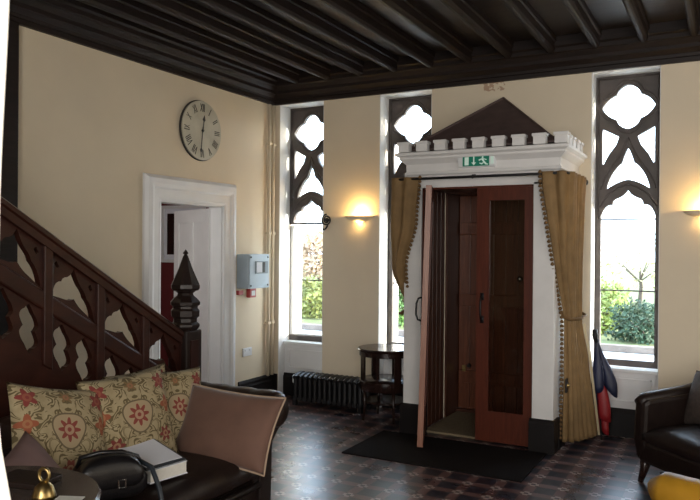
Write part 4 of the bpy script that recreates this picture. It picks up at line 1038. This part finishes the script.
obj('ring_handle', tube(NB(), [(BL[0]+.017*math.cos(k*PI/8)*math.cos(-ya-.2), BL[1]+.017*math.cos(k*PI/8)*math.sin(-ya-.2), TZ+.069+.02*math.sin(k*PI/8)) for k in range(16)], .0055, 8, closed=True), M['brass'], bell, smooth=True)
b = bx(-.09, .09, -.06, .06, TZ, TZ+.018); bmesh.ops.transform(b, matrix=Matrix.Translation((2.39, -4.86, 0)) @ Matrix.Rotation(R(12), 4, 'Z'), verts=b.verts)
single('menu_folder', b, M['leather'], 'dark leather folder on the side table behind the brass bell', 'folder', (2.39, -4.86, TZ), bevel=.004)
b = bx(-.04, .04, -.03, .03, TZ+.0005, TZ+.003); bmesh.ops.transform(b, matrix=Matrix.Translation((2.64, -4.91, 0)) @ Matrix.Rotation(R(25), 4, 'Z'), verts=b.verts)
single('note_card', b, M['page'], 'small white card on the side table beside the brass bell', 'card', (2.64, -4.91, TZ))

# near curtain at the left edge of the frame
def near_curtain():
    base = Vector(along(0, 1.30)); right = Vector((_r.x, _r.y)); fwd = Vector((_f.x, _f.y))
    def L(edge_px, width, n=5):      # right-hand edge measured from the curtain's own plumb line, in metres
        e = edge_px*0.00165
        return [tuple(base+right*(e-width*(1-k/(n-1)))+fwd*(.03*(k % 2))) for k in range(n)]
    lv = [(2.75, L(20, .42), 1.0), (2.10, L(9, .36), .9), (1.62, L(-1, .18), .7), (1.40, L(-6, .10), .5), (1.28, L(1, .14), .6, 'lin'), (1.10, L(22, .30), .9, 'lin'), (.05, L(60, .45), 1.0)]
    me, vs, ns = drape(lv, 6, .006, 48, 60)
    t = thing('curtain', 'ivory curtain tied back at the left edge close to the viewer', 'curtain', (base.x, base.y, .05))
    o = obj('drape', me, M['ivory'], t, smooth=True); s = o.modifiers.new('s', 'SOLIDIFY'); s.thickness = .004
    e = base-right*.1
    obj('tieback', tube(NB(), [tuple((base+right*(-.115))+fwd*.02)+(1.45,), tuple(base+right*(-.06)-fwd*.03)+(1.41,), tuple(base+right*(-.025)+fwd*.03)+(1.41,)], .010, 8), M['ivory'], t)
    ends = [base-right*.75, base+right*.10]
    obj('curtain_pole', tube(NB(), [tuple(ends[0])+(2.77,), tuple(ends[1])+(2.77,)], .015, 10), M['iron'], t)
near_curtain()

# ------------------------------------------------------------------ armchairs
def armchair(name, label, loc, heading, mat, legmat, w=.76, d=.76, arm0=.58, arm1=.66, seat=.40, rollr=.05):
    """local: front faces +x, width along y"""
    t = thing(name, label, 'armchair', loc, R(heading))
    hw, hd = w/2, d/2
    obj('base', bx(-hd+.04, hd-.02, -hw+.03, hw-.03, .14, .30), mat, t, space='l', bevel=.03)
    obj('seat', rcushion(-hd+.14, hd+.0, -hw+.10, hw-.10, .26, seat, .03), mat, t, space='l', smooth=True)
    for s in (1, -1):
        prof = [(hd-.03, .15), (hd-.0, .30), (hd-.015, arm0-.02), (hd-.05, arm0), (0, lerp(arm0, arm1, .35)), (-hd+.10, arm1), (-hd+.02, arm1), (-hd+.02, .15)]
        b = NB(); prism(b, prof, .11, 'y', s*(hw-.055)-.055); o = obj('arm', b, mat, t, space='l', bevel=.03)
        obj('arm_roll', tube(NB(), [(hd-.02, s*(hw-.045), arm0-.04), (hd-.06, s*(hw-.045), arm0-.015), (0, s*(hw-.045), lerp(arm0, arm1, .35)-.01), (-hd+.08, s*(hw-.045), arm1-.01)], [rollr*.8, rollr, rollr, rollr], 12), mat, o, space='l', smooth=True)
    n = 14; b = NB(); rows = []
    for z, off, th in ((.16, 0, .12), (.45, -.01, .12), (arm1+.06, -.05, .11), (arm1+.12, -.07, .07)):
        fr_, bk_ = [], []
        for k in range(n+1):
            v = k/n*2-1; y_ = v*(hw-.03); xx = -hd+.05+.10*v*v
            fr_.append(b.verts.new((xx+th+off, y_, z))); bk_.append(b.verts.new((xx+off-.02, y_, z)))
        rows.append((fr_, bk_))
    for (f0, b0), (f1, b1) in zip(rows, rows[1:]):
        for k in range(n):
            b.faces.new((f0[k], f0[k+1], f1[k+1], f1[k])); b.faces.new((b0[k+1], b0[k], b1[k], b1[k+1]))
        b.faces.new((f0[0], f1[0], b1[0], b0[0])); b.faces.new((f0[n], b0[n], b1[n], f1[n]))
    for k in range(n): b.faces.new((rows[-1][0][k], rows[-1][0][k+1], rows[-1][1][k+1], rows[-1][1][k])); b.faces.new((rows[0][0][k+1], rows[0][0][k], rows[0][1][k], rows[0][1][k+1]))
    obj('backrest', b, mat, t, space='l', bevel=.02, smooth='auto')
    for sx in (1, -1):
        for sy in (1, -1):
            x_, y_ = sx*(hd-.07), sy*(hw-.06)
            obj('leg', tube(NB(), [(x_, y_, .17), (x_+.01*sx, y_+.005*sy, .09), (x_+.035*sx, y_+.015*sy, .0)], [.04, .028, .018], 8), legmat, t, space='l', smooth=True)
    return t
ac = armchair('leather_armchair', 'dark brown leather tub armchair below the right wall light', (4.32, -1.10, 0), 225, M['leather'], M['dark_furn'], .78, .76)
cushion('weave_cushion', 'grey brown woven cushion on the dark leather armchair', M['taupe'], (.40, .40, .13), (4.245, -.985, .60), 215, 22, 10, 9)
armchair('mustard_armchair', 'mustard yellow leather armchair, only its rounded arm in view near the right bottom corner', (4.355, -3.45, 0), 160, M['mustard'], M['dark_furn'], .80, .84, .565, .545, .42, .085)
